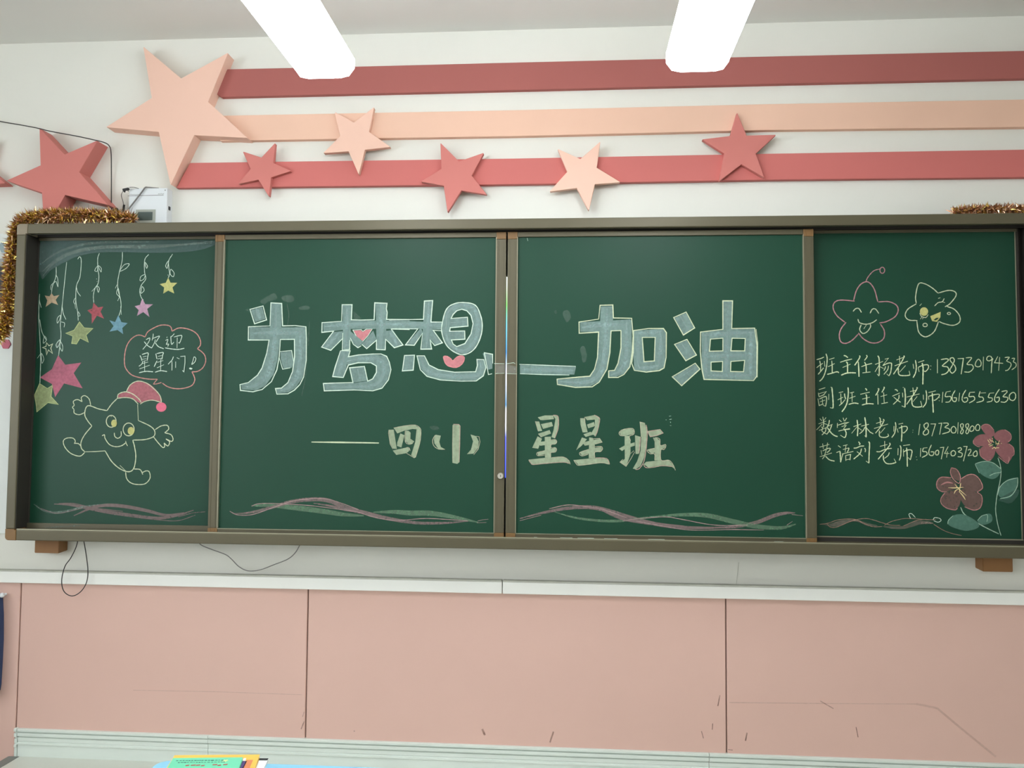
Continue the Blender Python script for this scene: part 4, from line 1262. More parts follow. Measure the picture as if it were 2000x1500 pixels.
# ------------------------------------------------------------------ sliding boards
sw = .0385
def slider(x0, x1, lab, key, tk):
    t = thing('sliding_chalkboard', (x0, -.1, sz0), lab, 'chalkboard', 'sliding boards')
    s = mesh_obj('writing_surface', nbox(x0+sw-.004, x1-sw+.004, -DSS, -.088, sz0+.02, sz1-.012), MBOARD, t, org=(0, 0, 0))
    for i, (a, b) in enumerate(((x0, x0+sw), (x1-sw, x1))):
        bm = nbox(a, b, -DSF, -.088, sz0+.028, sz1-.028, bev=.002)
        for q in (a+.009, b-.009): box(bm, q-.0012, q+.0012, -DSF-.0012, -DSF+.001, sz0+.028, sz1-.028)
        st = mesh_obj('stile', bm, MALU, t, org=(0, 0, 0))
        SURF[tk+str(i)] = st
        for z, zz in ((sz0, sz0+.028), (sz1-.028, sz1)):
            cb = nbox(a, b, -DSF-.001, -.087, z, zz, bev=.002)
            box(cb, a+.010, a+.0112, -DSF-.0022, -DSF, z+.001, zz-.001); box(cb, b-.0112, b-.010, -DSF-.0022, -DSF, z+.001, zz-.001)
            mesh_obj('corner_cap', cb, MCAP, t, label='brown plastic corner')
        inner = b if i == 0 else a
        mesh_obj('stile_lip', nbox(inner-.0015, inner+.0015, -DSF-.001, -DSS, sz0+.028, sz1-.02), MALUL, t)
    bm = nbox(x0+sw, x1-sw, -DSF+.002, -.088, sz1-.0195, sz1, bev=.0015)
    mesh_obj('rail', bm, MALU, t)
    bm = nbox(x0+sw, x1-sw, -DSF+.002, -.088, sz0, sz0+.0245, bev=.0015)
    box(bm, x0+sw, x1-sw, -DSF-.001, -DSF+.004, sz0+.009, sz0+.012)
    mesh_obj('rail', bm, MALU, t)
    mesh_obj('rail_lip', nbox(x0+sw, x1-sw, -DSF, -DSS, sz0+.0245, sz0+.027), MALUL, t, label='pale lip under the board')
    SURF[key] = s
    return t
xsl0 = (P(421, 462, DSF).x+P(405, 1036, DSF).x)/2
xsr1 = (P(1588.2, 448, DSF).x+P(1596.8, 1061, DSF).x)/2
tA = slider(xsl0, XS-.0022, 'left sliding green chalkboard with three big blue-filled characters and pink hearts', 'A', 'a')
tB = slider(XS+.0038, xsr1, 'right sliding green chalkboard with two big blue-filled characters', 'B', 'b')
# lock
c = P(977.5, 929.5, DSF+.006); bm = bmesh.new()
bmesh.ops.create_cone(bm, cap_ends=True, segments=28, radius1=.0125, radius2=.011, depth=.008, matrix=Matrix.Translation((c.x, -DSF-.004, c.z)) @ Matrix.Rotation(math.radians(90), 4, 'X'))
lk = mesh_obj('lock', bm, MSILV, tA, label='round silver lock')
mesh_obj('keyhole', nbox(c.x-.0008, c.x+.0012, -DSF-.0086, -DSF-.0079, c.z-.004, c.z+.004), MBLK, lk)
# display behind the gap
zz0, zz1 = P(986, 933, .06).z, P(988, 541, .06).z
h = zz1-zz0; wd = h*16/9
tv = thing('display_screen', (XS, -.07, zz0), 'lit flat display showing through the narrow gap between the sliding boards', 'screen')
mesh_obj('bezel', nbox(XS-wd/2-.03, XS+wd/2+.03, -.06, -.041, zz0-.03, zz1+.03, bev=.002), MBLK, tv)
sm = bpy.data.materials.new('screen_picture'); sm.use_nodes = True; nt = sm.node_tree; b = nt.nodes['Principled BSDF']
b.inputs['Base Color'].default_value = (0, 0, 0, 1); b.inputs['Roughness'].default_value = .3
tc = nt.nodes.new('ShaderNodeTexCoord'); sp = nt.nodes.new('ShaderNodeSeparateXYZ'); nt.links.new(tc.outputs['Generated'], sp.inputs[0])
rp = nt.nodes.new('ShaderNodeValToRGB'); nt.links.new(sp.outputs['Z'], rp.inputs[0])
stops = [(0, (60, 80, 190)), (.2, (100, 110, 235)), (.26, (240, 245, 255)), (.33, (250, 250, 255)), (.36, (90, 150, 220)), (.5, (245, 250, 255)), (.62, (80, 140, 210)), (.75, (120, 200, 230)), (.86, (130, 220, 110)), (1, (235, 250, 225))]
while len(rp.color_ramp.elements) < len(stops): rp.color_ramp.elements.new(.5)
for e, (p, c_) in zip(rp.color_ramp.elements, stops): e.position = p; e.color = lin(c_)
nt.links.new(rp.outputs[0], b.inputs['Emission Color']); b.inputs['Emission Strength'].default_value = 1.3
mesh_obj('panel_glass', nbox(XS-wd/2, XS+wd/2, -.063, -.06, zz0, zz1), sm, tv, label='lit picture')
# supports
for i, (a, b, c_, d) in enumerate(((67, 115.5, 1050, 1080), (1920, 1978, 1085, 1116.5))):
    p0 = P(a, d, .06); p1 = P(b, c_, .06)
    zz = ZB-.001
    t = thing('support_block', ((p0.x+p1.x)/2, -.03, p0.z), 'brown wooden block under the %s end of the chalkboard frame' % ('left' if i == 0 else 'right'), 'block', 'support blocks under the frame')
    bm = bmesh.new()
    x0, x1 = p0.x, p1.x; zb_, zt_ = p0.z, zz
    vs_ = [(x0, -.06, zb_), (x1, -.06, zb_), (x1, 0, zb_+.004), (x0, 0, zb_+.004), (x0, -.06, zt_), (x1, -.06, zt_), (x1, 0, zt_), (x0, 0, zt_)]
    v = [bm.verts.new(q) for q in vs_]
    for f in ((0,3,2,1), (4,5,6,7), (0,1,5,4), (1,2,6,5), (2,3,7,6), (3,0,4,7)): bm.faces.new([v[k] for k in f])
    bmesh.ops.bevel(bm, geom=bm.edges[:], offset=.002, segments=2, affect='EDGES')
    mesh_obj('block_body', bm, MBLOCK, t)
    mesh_obj('top_plate', nbox(x0-.004, x1+.005, -.064, 0, zt_-.006, zt_, bev=.001), MBLOCK, t)
# ------------------------------------------------------------------ chalk drawings
DEPTH = {'L': DS, 'C': DS, 'A': DSS, 'B': DSS, 'T': DSF+.0014, 'U': DSF+.0014}
OWN = {'L': SURF['L'], 'C': SURF['C'], 'A': SURF['A'], 'B': SURF['B'], 'T': SURF['a1'], 'U': SURF['b0']}
PXM = .00199
def ribbon(bm, pts, width, y, mi, closed=False, taper=False):
    n = len(pts)
    if n < 2: return
    L = []; R_ = []
    for i, p in enumerate(pts):
        if closed: a, b = pts[i-1], pts[(i+1) % n]
        else: a, b = pts[max(0, i-1)], pts[min(n-1, i+1)]
        d1 = (p-a); d2 = (b-p)
        d1 = d1.normalized() if d1.length > 1e-9 else None; d2 = d2.normalized() if d2.length > 1e-9 else None
        d = (d1 or d2)+(d2 or d1) if (d1 or d2) else Vector((1, 0))
        if d.length < .2: d = (d2 or d1)
        d = d.normalized(); nn = Vector((-d.y, d.x))
        k = 1.0
        if d1 and d2: k = 1/max(.55, abs(nn.dot(Vector((-d2.y, d2.x)))))
        w_ = width/2*k
        if taper: w_ *= max(.08, math.sin(math.pi*i/(n-1)))**.55
        else:
            w_ *= 1+.14*math.sin(i*1.7+width*1000)
            if not closed and i in (0, n-1): w_ *= .7
        L.append(bm.verts.new((p.x+nn.x*w_, y, p.y+nn.y*w_))); R_.append(bm.verts.new((p.x-nn.x*w_, y, p.y-nn.y*w_)))
    for i in range(n if closed else n-1):
        j = (i+1) % n
        f = bm.faces.new((L[i], R_[i], R_[j], L[j])); f.material_index = mi
def fillpoly(bm, loops, y, mi):
    tris = tessellate_polygon([[Vector((p.x, p.y, 0)) for p in l] for l in loops])
    flat = [p for l in loops for p in l]; vs_ = [bm.verts.new((p.x, y, p.y)) for p in flat]
    for t in tris:
        try: f = bm.faces.new([vs_[k] for k in t]); f.material_index = mi
        except ValueError: pass
def run_drawings(text):
    ox = oy = 0; sc = 1; bm = None; cur = None; state = {'n': 0}
    pend = None
    def flush():
        nonlocal bm, cur
        if bm is None: return
        for f in bm.faces:
            f.normal_update()
            if f.normal.y > 0: f.normal_flip()
        used = sorted({f.material_index for f in bm.faces}); rm = {u: i for i, u in enumerate(used)}
        for f in bm.faces: f.material_index = rm[f.material_index]
        o = mesh_obj(cur[1], bm, [CM[u] for u in used], OWN[cur[0]], org=(0, 0, 0), label=cur[2]); bm = None
        if cur[1] in ('chalk_smudge', 'chalk_speck'): o['kind'] = 'stuff'
    def flushpend():
        nonlocal pend
        if pend: fillpoly(bm, *pend); pend = None
    for line in text.split('\n'):
        line = line.strip()
        if not line or line[0] == ';': continue
        if line[0] == '@':
            flushpend() if bm else None
            _, a, b, c = line.split(); ox, oy, sc = float(a), float(b), float(c); continue
        if line[0] == '*':
            if bm: flushpend()
            flush(); k, lab = line[3:].split('|'); cur = (line[1], k, lab); bm = bmesh.new(); state['n'] = 0; continue
        tk = line.split(); cmd = tk[0]; d = DEPTH[cur[0]]
        if cmd != 'h': flushpend()
        if cmd in 'lpcqt': mi = CI[tk[1]]; wd = float(tk[2]); nums = [float(v) for v in tk[3:]]
        elif cmd == 'h': nums = [float(v) for v in tk[1:]]
        elif cmd == 'o': mi = CI[tk[1]]; wd = float(tk[2]); nums = [float(v) for v in tk[3:]]
        else: mi = CI[tk[1]]; nums = [float(v) for v in tk[2:]]
        if cmd != 'h': state['n'] += 1
        y = d+.0006+.00006*state['n']
        if cmd in 'oO':
            cx, cy, ra, rb = nums
            nums = [v for k in range(14) for v in (cx+ra*math.cos(k*math.pi/7), cy+rb*math.sin(k*math.pi/7))]
        pts = []
        for i in range(0, len(nums)-1, 2):
            q = P(ox+nums[i]/sc, oy+nums[i+1]/sc, y); pts.append(Vector((q.x, q.z)))
        if cmd == 'l' or cmd == 't': ribbon(bm, catmull(pts, 7), wd*PXM, -y, mi, taper=(cmd == 't'))
        elif cmd in 'co': ribbon(bm, catmull(pts, 6, True), wd*PXM, -y, mi, closed=True)
        elif cmd == 'p': ribbon(bm, pts, wd*PXM, -y, mi)
        elif cmd == 'q': ribbon(bm, pts, wd*PXM, -y, mi, closed=True)
        elif cmd == 'f': pend = ([pts], -y, mi)
        elif cmd in 'FO': pend = ([catmull(pts, 5, True)], -y, mi)
        elif cmd == 'R': pend = ([pts], -y, mi)
        elif cmd == 'h': pend[0].append(pts)
    flushpend(); flush()
run_drawings(DRAW)
# chalk dust lying on the rails
bm = bmesh.new()
for (a, b, c, d) in ((50, 1033.5, 100, 1030), (100, 1030, 156, 1026.5)): quad(bm, P(a, b, DS+.0125), P(c, d, DS+.0125), .003)
mesh_obj('chalk_dust', bm, CH['d'], SURF['L'], label='chalk dust streak under the left board')
for (a, b, c) in ((1043, 1049.5, 6), (1094, 1050.5, 24), (1128, 1051, 32), (1180, 1052, 26), (1266, 1053.5, 32), (1512, 1058, 18)):
    bm = bmesh.new(); quad(bm, P(a, b, DSF+.0016), P(a+c, b+.3, DSF+.0016), .0022)
    mesh_obj('chalk_dust', bm, CH['w'], tB, label='white chalk dust on the bottom rail')

# ------------------------------------------------------------------ stripes and stars above the board
def stripe(top, bot, d, m, lab, left=None):
    tp = [P(x, y, d) for x, y in top]; bt = [P(x, y, d) for x, y in bot]
    X1 = P(2150, 200, d).x
    def ext(a, b):
        k = (X1-b.x)/(b.x-a.x); return Vector((X1, b.y, b.z+(b.z-a.z)*k))
    pts = [(p.x, p.z) for p in tp]+[(ext(tp[-2], tp[-1]).x, ext(tp[-2], tp[-1]).z), (ext(bt[-2], bt[-1]).x, ext(bt[-2], bt[-1]).z)]+[(p.x, p.z) for p in bt[::-1]]
    if left: pts += [(P(x, y, d).x, P(x, y, d).z) for x, y in left]
    bm = bmesh.new(); prism(bm, pts, 0, -d, bev=.002)
    t = mesh_obj('wall_stripe', bm, m); tag(t, lab, 'wall stripe', 'painted stripes above the chalkboard'); return t
stripe(((444, 135), (690, 130), (1000, 122), (1500, 110), (2000, 99)), ((432, 189.5), (1000, 176), (1500, 164), (2000, 153)), .022, MDROSE, 'top dark rose stripe running along the wall from the big peach star', left=((424, 184), (423, 174)))
stripe(((415, 226), (1000, 215), (1500, 203), (2000, 194)), ((430, 275), (1000, 266), (1500, 254), (2000, 248)), .024, MPEACH2, 'middle peach stripe running along the wall')
stripe(((371, 318), (1000, 309.5), (1500, 300), (2000, 292)), ((344, 367), (1000, 360), (1500, 351), (2000, 346)), .024, MROSE2, 'bottom rose stripe above the chalkboard frame')
def star(pts, ox, oy, sc, d0, d1, m, lab, bev=.0015, grp=None):
    q = [P(ox+pts[i]/sc, oy+pts[i+1]/sc, d1) for i in range(0, len(pts), 2)]
    # blunt the ten corners a little
    out = []
    n = len(q)
    for i, p in enumerate(q):
        a, b = q[i-1], q[(i+1) % n]
        if i % 2 == 0:
            out += [p+(a-p).normalized()*.004, p+(b-p).normalized()*.004]
        else: out.append(p)
    bm = bmesh.new(); prism(bm, [(p.x, p.z) for p in out], -d0, -d1, bev=bev)
    o = mesh_obj('wall_star', bm, m); tag(o, lab, 'star', 'painted stars on the wall above the chalkboard'); return o
star((873,283,1105,478,1393,320,1270,622,1512,842,1185,825,1040,1130,968,805,645,776,925,597), 0, 0, 3.124, .0, .062, MPEACH, 'largest peach star at the left end of the stripes')
star((240,778,393,942,597,855,483,1050,662,1252,397,1190,270,1415,255,1175,38,1102,247,1008), 0, 0, 3.124, .0, .078, MROSE, 'big thick rose star partly behind the left corner of the chalkboard')
c = (-63, 334); pts = []
for k in range(10):
    a = math.radians(18+36*k); r_ = 78 if k % 2 == 0 else 32; pts += [c[0]+r_*math.cos(a), c[1]+r_*math.sin(a)]
star(pts, 0, 0, 1, 0, .05, MROSE, 'rose star at the left edge of the photo, only one tip showing')
star((246,985,368,1025,459,928,447,1060,562,1113,432,1155,418,1282,348,1170,215,1198,297,1100), 400, 0, 3.333, .0245, .044, MROSE, 'small rose star on the bottom stripe nearest the big peach star')
star((845,728,970,797,1103,695,1070,858,1210,957,1042,975,1002,1138,935,985,768,998,880,885), 400, 0, 3.333, .0245, .046, MPEACH, 'small peach star overlapping the middle and bottom stripes')
star((1533,928,1655,1050,1818,993,1738,1143,1838,1268,1670,1240,1580,1384,1555,1210,1405,1182,1540,1100), 400, 0, 3.333, .0245, .044, MROSE, 'rose star in the middle of the bottom stripe, between the two small peach stars')
star((296,968,445,1035,576,920,552,1092,708,1187,540,1200,500,1374,422,1225,243,1248,360,1118), 1000, 0, 3.334, .0245, .044, MPEACH, 'peach star on the bottom stripe right of the middle')
star((1466,731,1528,882,1722,877,1588,1000,1644,1158,1495,1070,1348,1182,1382,1000,1235,907,1420,885), 1000, 0, 3.334, .0245, .044, MROSE, 'rightmost rose star bridging the middle and bottom stripes')

# ------------------------------------------------------------------ control box with cables
d = .045
p0, p1 = P(250.5, 434, d), P(327, 367, d)
zf = ZT+.001
t = thing('control_box', ((p0.x+p1.x)/2, -.02, zf), 'white metal control box on the wall above the frame', 'box')
bb = mesh_obj('box_body', nbox(p0.x, p1.x, -d, 0, zf+.001, p1.z, bev=.002), MSTEEL, t)
a, b = P(265.5, 409.5, d), P(303, 445, d); mesh_obj('window_frame', nbox(a.x, b.x, -d-.002, -d+.001, a.z, b.z, bev=.001), MLABEL, t)
a, b = P(270.5, 414.5, d), P(298, 430.5, d); mesh_obj('display_window', nbox(a.x, b.x, -d-.003, -d, a.z, b.z, bev=.0005), MDISP, t)
bm = bmesh.new(); quad(bm, P(249.5, 382.6, d+.0006), P(319.5, 381, d+.0006), .0022); mesh_obj('printed_line', bm, MGREY, t)
bm = bmesh.new(); rnd = random.Random(3)
for x0, x1, y in ((253, 272, 379.8), (309, 319, 378.6)):
    x = x0
    while x < x1:
        s_ = rnd.uniform(1.2, 2.2); quad(bm, P(x, y+rnd.uniform(-.6, .6), d+.0006), P(x+s_*.8, y+rnd.uniform(-.6, .6), d+.0006), .0022); x += s_+.5
pm = mesh_obj('printed_marks', bm, MGREY, t, label='faint grey lettering too small to read'); pm['kind'] = 'stuff'
for px, py in ((322.8, 371.5), (249.5+1, 373)):
    c = P(px, py, d); bm = bmesh.new(); bmesh.ops.create_cone(bm, cap_ends=True, segments=12, radius1=.0025, radius2=.002, depth=.002, matrix=Matrix.Translation((c.x, -d-.001, c.z)) @ Matrix.Rotation(math.radians(90), 4, 'X')); mesh_obj('screw', bm, MGREY, t)
mesh_obj('side_socket', nbox(p1.x-.0005, p1.x+.002, -.032, -.018, P(330, 408, d).z, P(330, 401, d).z), MBLK, t)
def cable(pxs, r, m, name, lab, cat='cable', group=None, d=.03):
    pts = [P(*(p if len(p) == 3 else (p[0], p[1], d))) for p in pxs]
    bm = bmesh.new(); tube(bm, catmull(pts, 8), r, 8)
    return tag(mesh_obj(name, bm, m, smooth=True), lab, cat, group)
cable(((-30, 229, .01), (0, 237, .01), (40, 244, .03), (72, 250, .086), (92, 255, .088), (112, 259, .08), (150, 266, .075), (178, 272, .088), (204, 278.5, .09), (214, 286, .07), (217, 300, .03), (217.5, 340, .012), (217.5, 390, .012), (218, 415, .012)), .0021, MBLK, 'power_cable', 'thin black cable draped over the big rose star and down the wall')
cable(((310, 368, .02), (290, 366.2, .045), (283.5, 366.5, .052), (277, 375, .052), (260, 397, .054), (248, 412, .05), (244, 418, .03)), .003, MGREY, 'grey_cable', 'grey cable hanging over the white control box')
t = thing('power_adapter', tuple(P(245, 371, .06)), 'small black plug adapter with a thin lead beside the control box', 'adapter')
bm = bmesh.new(); a = P(246, 370, .06)
tb = bmesh.new(); box(tb, -.013, .013, -.005, .005, -.0045, .0045, bev=.0015); add(bm, tb, 0, Matrix.Translation(a) @ Matrix.Rotation(math.radians(-12), 4, 'Y')); tb.free()
box(bm, a.x-.009, a.x-.003, a.y-.003, a.y+.003, a.z-.012, a.z-.002, bev=.001)
mesh_obj('adapter_body', bm, MBLK, t)
for pp in (((252.5, 366, .06), (262, 366, .055), (271, 368.4, .048)), ((241, 372, .06), (237, 381, .03), (240, 393, .02), (241.5, 402, .02), (240, 414, .02))):
    bm = bmesh.new(); tube(bm, catmull([P(*q) for q in pp], 8), .0012, 6); mesh_obj('lead', bm, MBLK, t, smooth=True)
bm = bmesh.new(); tube(bm, [P(242.5, 400, .02), P(241, 410, .02), P(239, 417, .02)], .0045, 8); mesh_obj('strain_relief', bm, MBLK, t, smooth=True)
bm = bmesh.new(); a = P(226, 411, .03); tb = bmesh.new(); box(tb, -.011, .011, -.006, .006, -.007, .007, bev=.002); add(bm, tb, 0, Matrix.Translation(a) @ Matrix.Rotation(math.radians(-30), 4, 'Y')); tb.free()
tag(mesh_obj('black_plug', bm, MBLK), 'black plug poking out of the tinsel on the frame', 'plug')
cable(((153, 1052, .05), (148, 1070, .05), (138, 1090, .05), (126.5, 1107, .05), (120.5, 1134, .05), (125, 1155, .05), (140, 1164, .05), (156, 1157, .05), (168, 1140, .05), (171.8, 1117, .05), (168.5, 1085, .05), (163, 1052, .05)), .0019, MBLK, 'hanging_cable', 'black cable loop hanging below the left end of the chalkboard', group='cable loops below the chalkboard')
cable(((385, 1055, .04), (393, 1064.5, .04), (413, 1073, .04), (440, 1083, .04), (452, 1092, .04), (467, 1107, .04), (485, 1115, .045), (508, 1113, .045), (535, 1103, .04), (562, 1092, .04), (577, 1079, .04), (587, 1062, .04)), .0019, MGREY, 'hanging_cable', 'shallow grey cable loop sagging below the left sliding board', group='cable loops below the chalkboard')

# ------------------------------------------------------------------ tinsel garlands
def garland(path, rad, n, seed, lab, gold):
    rn = random.Random(seed)
    pts = catmull([P(*q) for q in path], 10)
    t = thing('tinsel_garland', tuple(pts[0]), lab, 'tinsel', 'tinsel on the chalkboard frame')
    bm = bmesh.new(); tube(bm, pts, .003, 6); mesh_obj('wire_core', bm, MCOPP, t, smooth=True)
    cum = [0]
    for i in range(1, len(pts)): cum.append(cum[-1]+(pts[i]-pts[i-1]).length)
    bm = bmesh.new(); j = 0
    for i in range(n):
        s = cum[-1]*i/n
        while j < len(cum)-2 and cum[j+1] < s: j += 1
        k = (s-cum[j])/max(1e-6, cum[j+1]-cum[j]); c = pts[j].lerp(pts[j+1], k)
        a = (pts[min(j+1, len(pts)-1)]-pts[j]).normalized()
        v = Vector((rn.gauss(0, 1), rn.gauss(0, 1), rn.gauss(0, 1))); v -= a*v.dot(a)*.7; v.normalize()
        L = rad*rn.uniform(.55, 1.12); e = c+v*L; e += Vector((rn.gauss(0, 1), rn.gauss(0, 1), rn.gauss(0, 1)))*.004
        wv = v.cross(Vector((rn.gauss(0, 1), rn.gauss(0, 1), rn.gauss(0, 1)))).normalized()*rn.uniform(.0016, .0036)
        m_ = c+v*L*.55+wv.cross(v)*rn.uniform(-3, 3)
        g = 2 if rn.random() < .18 else (0 if rn.random() < gold(s/cum[-1]) else 1)
        A = [bm.verts.new(c-wv*.6), bm.verts.new(c+wv*.6), bm.verts.new(m_+wv), bm.verts.new(m_-wv), bm.verts.new(e)]
        f = bm.faces.new((A[0], A[1], A[2], A[3])); f.material_index = g
        f = bm.faces.new((A[3], A[2], A[4])); f.material_index = g
    o = mesh_obj('foil_strips', bm, [MGOLD, MCOPP, MBRNZ], t); o['kind'] = 'stuff'
garland(((262, 428, .10), (235, 424, .105), (190, 421, .11), (140, 421, .115), (90, 422, .115), (52, 427, .115), (34, 442, .115), (27, 470, .115), (22, 520, .12), (18, 570, .12), (14, 610, .125), (9, 640, .125), (3, 652, .125), (-12, 660, .12)), .038, 6500, 5,
        'gold and copper tinsel garland along the top left corner of the chalkboard', lambda s: .35+.35*s)
garland(((1862, 414, .09), (1890, 411, .10), (1930, 410, .10), (1970, 409, .10), (2010, 409, .10), (2090, 408, .10)), .027, 2200, 9,
        'copper tinsel lying on top of the frame at the right', lambda s: .25)

# ------------------------------------------------------------------ ceiling lights
def lamp(px, py, lab, first=True, pos=None):
    if pos is None:
        zb_ = 2.60; c = Pz(px, py, zb_); x, y1 = c.x, c.y
    else: x, y1, zb_ = pos[0], pos[1], 2.60
    L = 1.22; hw = .095
    t = thing('hanging_ceiling_light', (x, y1-L/2, ZC), lab, 'ceiling light', 'hanging ceiling lights')
    bm = nbox(x-.05, x+.05, y1-L, y1, zb_+.075, zb_+.12, bev=.004); mesh_obj('lamp_housing', bm, MLAMPW, t)
    prof = [(-hw, .03), (-hw*.82, .006), (-hw*.55, 0), (hw*.55, 0), (hw*.82, .006), (hw, .03), (hw, .062), (.05, .0765), (-.05, .0765), (-hw, .062)]
    bm = bmesh.new()
    A = [bm.verts.new((x+p[0], y1-.004, zb_+p[1])) for p in prof]; B = [bm.verts.new((x+p[0], y1-L+.004, zb_+p[1])) for p in prof]
    for i in range(len(prof)): bm.faces.new((A[i], A[(i+1) % len(prof)], B[(i+1) % len(prof)], B[i]))
    bm.faces.new(A); bm.faces.new(B); bmesh.ops.recalc_face_normals(bm, faces=bm.faces[:])
    mesh_obj('diffuser', bm, MLAMPR if pos else MLAMP, t, label='glowing white diffuser')
    for yy in (y1-.0035, y1-L-.0005):
        bm = bmesh.new(); prism(bm, [(x+p[0]*1.01, zb_+p[1]) for p in prof], yy+.004, yy); mesh_obj('end_plate', bm, MLAMPW if pos else MLAMP, t)  # end plates of the front lamps glow too, for a blown-out look
    for yy in (y1-.25, y1-L+.25):
        bm = bmesh.new(); tube(bm, [(x, yy, zb_+.118), (x, yy, ZC+.002)], .005, 8); mesh_obj('hanging_rod', bm, MLAMPW, t)
        bm = bmesh.new(); bmesh.ops.create_cone(bm, cap_ends=True, segments=20, radius1=.03, radius2=.035, depth=.02, matrix=Matrix.Translation((x, yy, ZC-.009))); mesh_obj('ceiling_rose', bm, MLAMPW, t)
lamp(634, 153, 'left hanging fluorescent light glaring above the big peach star')
lamp(1362, 140, 'right hanging fluorescent light glaring above the rose star')
i = 0
for x in (-2.4, 0.3):  # unseen lamps added behind the camera as fill light
    for y in (-3.9, -6.3):
        lamp(0, 0, ('unseen hanging fill light behind the camera, %s row' % ('front' if y > -5 else 'rear'))+(' by the windows' if x < -2 else ' in the middle' if x < 1 else ' by the right wall'), pos=(x, y))

# ------------------------------------------------------------------ desk and books in the foreground
ZD = .76
a = Pz(331, 1484.5, ZD); b = Pz(781, 1500, ZD)
ux = (b-a).normalized(); uy = Vector((ux.y, -ux.x, 0))      # towards the camera
if uy.y > 0: uy = -uy
W_ = .62; D_ = .42; org = a-ux*.02
def dl(u, v, z): return org+ux*u+uy*v+Vector((0, 0, z-ZD))
t = thing('student_desk', tuple(dl(W_/2, D_/2, 0)), 'sky blue student desk top at the bottom edge below the books', 'desk')
t.location.z = 0; WP[t.name] = Vector((t.location.x, t.location.y, 0))
def rrect(u0, u1, v0, v1, r, z0, z1, m, name, par, n=6):
    ring = []
    for (cu, cv, a0) in ((u0+r, v0+r, 180), (u1-r, v0+r, 270), (u1-r, v1-r, 0), (u0+r, v1-r, 90)):
        for k in range(n+1):
            an = math.radians(a0+90*k/n); ring.append((cu+r*math.cos(an), cv+r*math.sin(an)))
    bm = bmesh.new()
    A = [bm.verts.new(dl(u, v, z1)) for u, v in ring]; B = [bm.verts.new(dl(u, v, z0)) for u, v in ring]
    top = bm.faces.new(A); bm.faces.new(B[::-1])
    for i in range(len(ring)): bm.faces.new((A[i], A[(i+1) % len(ring)], B[(i+1) % len(ring)], B[i]))
    bmesh.ops.recalc_face_normals(bm, faces=bm.faces[:])
    bmesh.ops.bevel(bm, geom=[e for e in bm.edges if top in e.link_faces], offset=.002, segments=2, affect='EDGES')
    return mesh_obj(name, bm, m, par)
MBLUE = mat('sky_blue_laminate', (142, 200, 226), .4, var=.02); MFRAME = mat('desk_steel', (120, 130, 140), .4, .4)
rrect(0, W_, 0, D_, .03, ZD-.02, ZD, MBLUE, 'tabletop', t)
rrect(.04, W_-.04, .04, D_-.03, .01, ZD-.14, ZD-.125, MFRAME, 'book_shelf', t)
for u in (.05, W_-.05):
    for v in (.05, D_-.05):
        bm = bmesh.new(); tube(bm, [dl(u, v, 0.0), dl(u, v, ZD-.018)], .013, 12); mesh_obj('leg', bm, MFRAME, t, smooth=True)
    bm = bmesh.new(); tube(bm, [dl(u, .05, .12), dl(u, D_-.05, .12)], .011, 10); mesh_obj('stretcher', bm, MFRAME, t, smooth=True)
def book(bl, br, h, z0, th, mcol, mpage, lab, extra=None, sl=None, sr=None):
    """bl, br: pixels of the far corners of the top face"""
    z1 = z0+th
    A = Pz(*bl, z1); B = Pz(*br, z1); Cc = Pz(*sl, z1)
    dv = (Cc-A).normalized(); C_ = A+dv*h; D2 = B+dv*h
    t = thing('textbook', tuple(A), lab, 'book', 'textbooks on the blue desk')
    def slab(z0, z1, ins, m, name, la=None):
        bm = bmesh.new(); c = (A+B+C_+D2)/4
        q = [A, B, D2, C_]; q = [p+(c-p)*ins for p in q]
        V0 = [bm.verts.new((p.x, p.y, z0)) for p in q]; V1 = [bm.verts.new((p.x, p.y, z1)) for p in q]
        bm.faces.new(V1); bm.faces.new(V0[::-1])
        for i in range(4): bm.faces.new((V0[i], V0[(i+1) % 4], V1[(i+1) % 4], V1[i]))
        bmesh.ops.recalc_face_normals(bm, faces=bm.faces[:])
        return mesh_obj(name, bm, m, t, label=la)
    slab(z0+.0002, z0+.001, 0, mcol, 'back_cover'); slab(z0+.001, z1-.0012, .015, mpage, 'pages', 'white page block'); fc = slab(z1-.0012, z1, 0, mcol, 'front_cover')
    return t, fc, A, (B-A), dv, z1
MPAGE = mat('paper', (238, 238, 232), .8)
MYEL = mat('yellow_cover', (246, 196, 92), .45); MGRN = mat('mint_cover', (118, 212, 172), .45, var=.03); MWHT = mat('white_cover', (240, 242, 240), .45)
MPUR = mat('purple_print', (86, 66, 120), .5); MORG = mat('orange_print', (226, 140, 96), .5); MRED = mat('red_print', (190, 70, 66), .5); MINK = mat('dark_print_ink', (62, 84, 80), .5)
# white book lowest, yellow above, mint on top
tw, fc, A, U, V, z = book((470, 1481), (525.5, 1480.8), .24, ZD, .005, MWHT, MPAGE, 'white textbook with a black band, lowest and rightmost of the three on the blue desk', sl=(462, 1494))
def patch(A, U, V, z, u0, u1, v0, v1, m, name, par, la=None, skew=0):
    bm = bmesh.new(); un = U.normalized()
    q = [A+un*u0+V*v0, A+un*u1+V*v0, A+un*(u1+skew)+V*v1, A+un*(u0+skew)+V*v1]
    bm.faces.new([bm.verts.new((p.x, p.y, z+.0003)) for p in q]); mesh_obj(name, bm, m, par, label=la)
patch(A, U, V, z, 0, U.length-.001, .001, .012, mat('black_print', (52, 54, 56), .5), 'printed_band', fc, 'black band')
ty, fc, A, U, V, z = book((341, 1475), (507.5, 1473.5), .24, ZD+.0052, .007, MYEL, MPAGE, 'yellow textbook under the mint green one', sl=(331, 1491))
L_ = U.length
patch(A, U, V, z, L_-.032, L_-.026, .02, .035, MPAGE, 'printed_patch', fc, 'white patch')
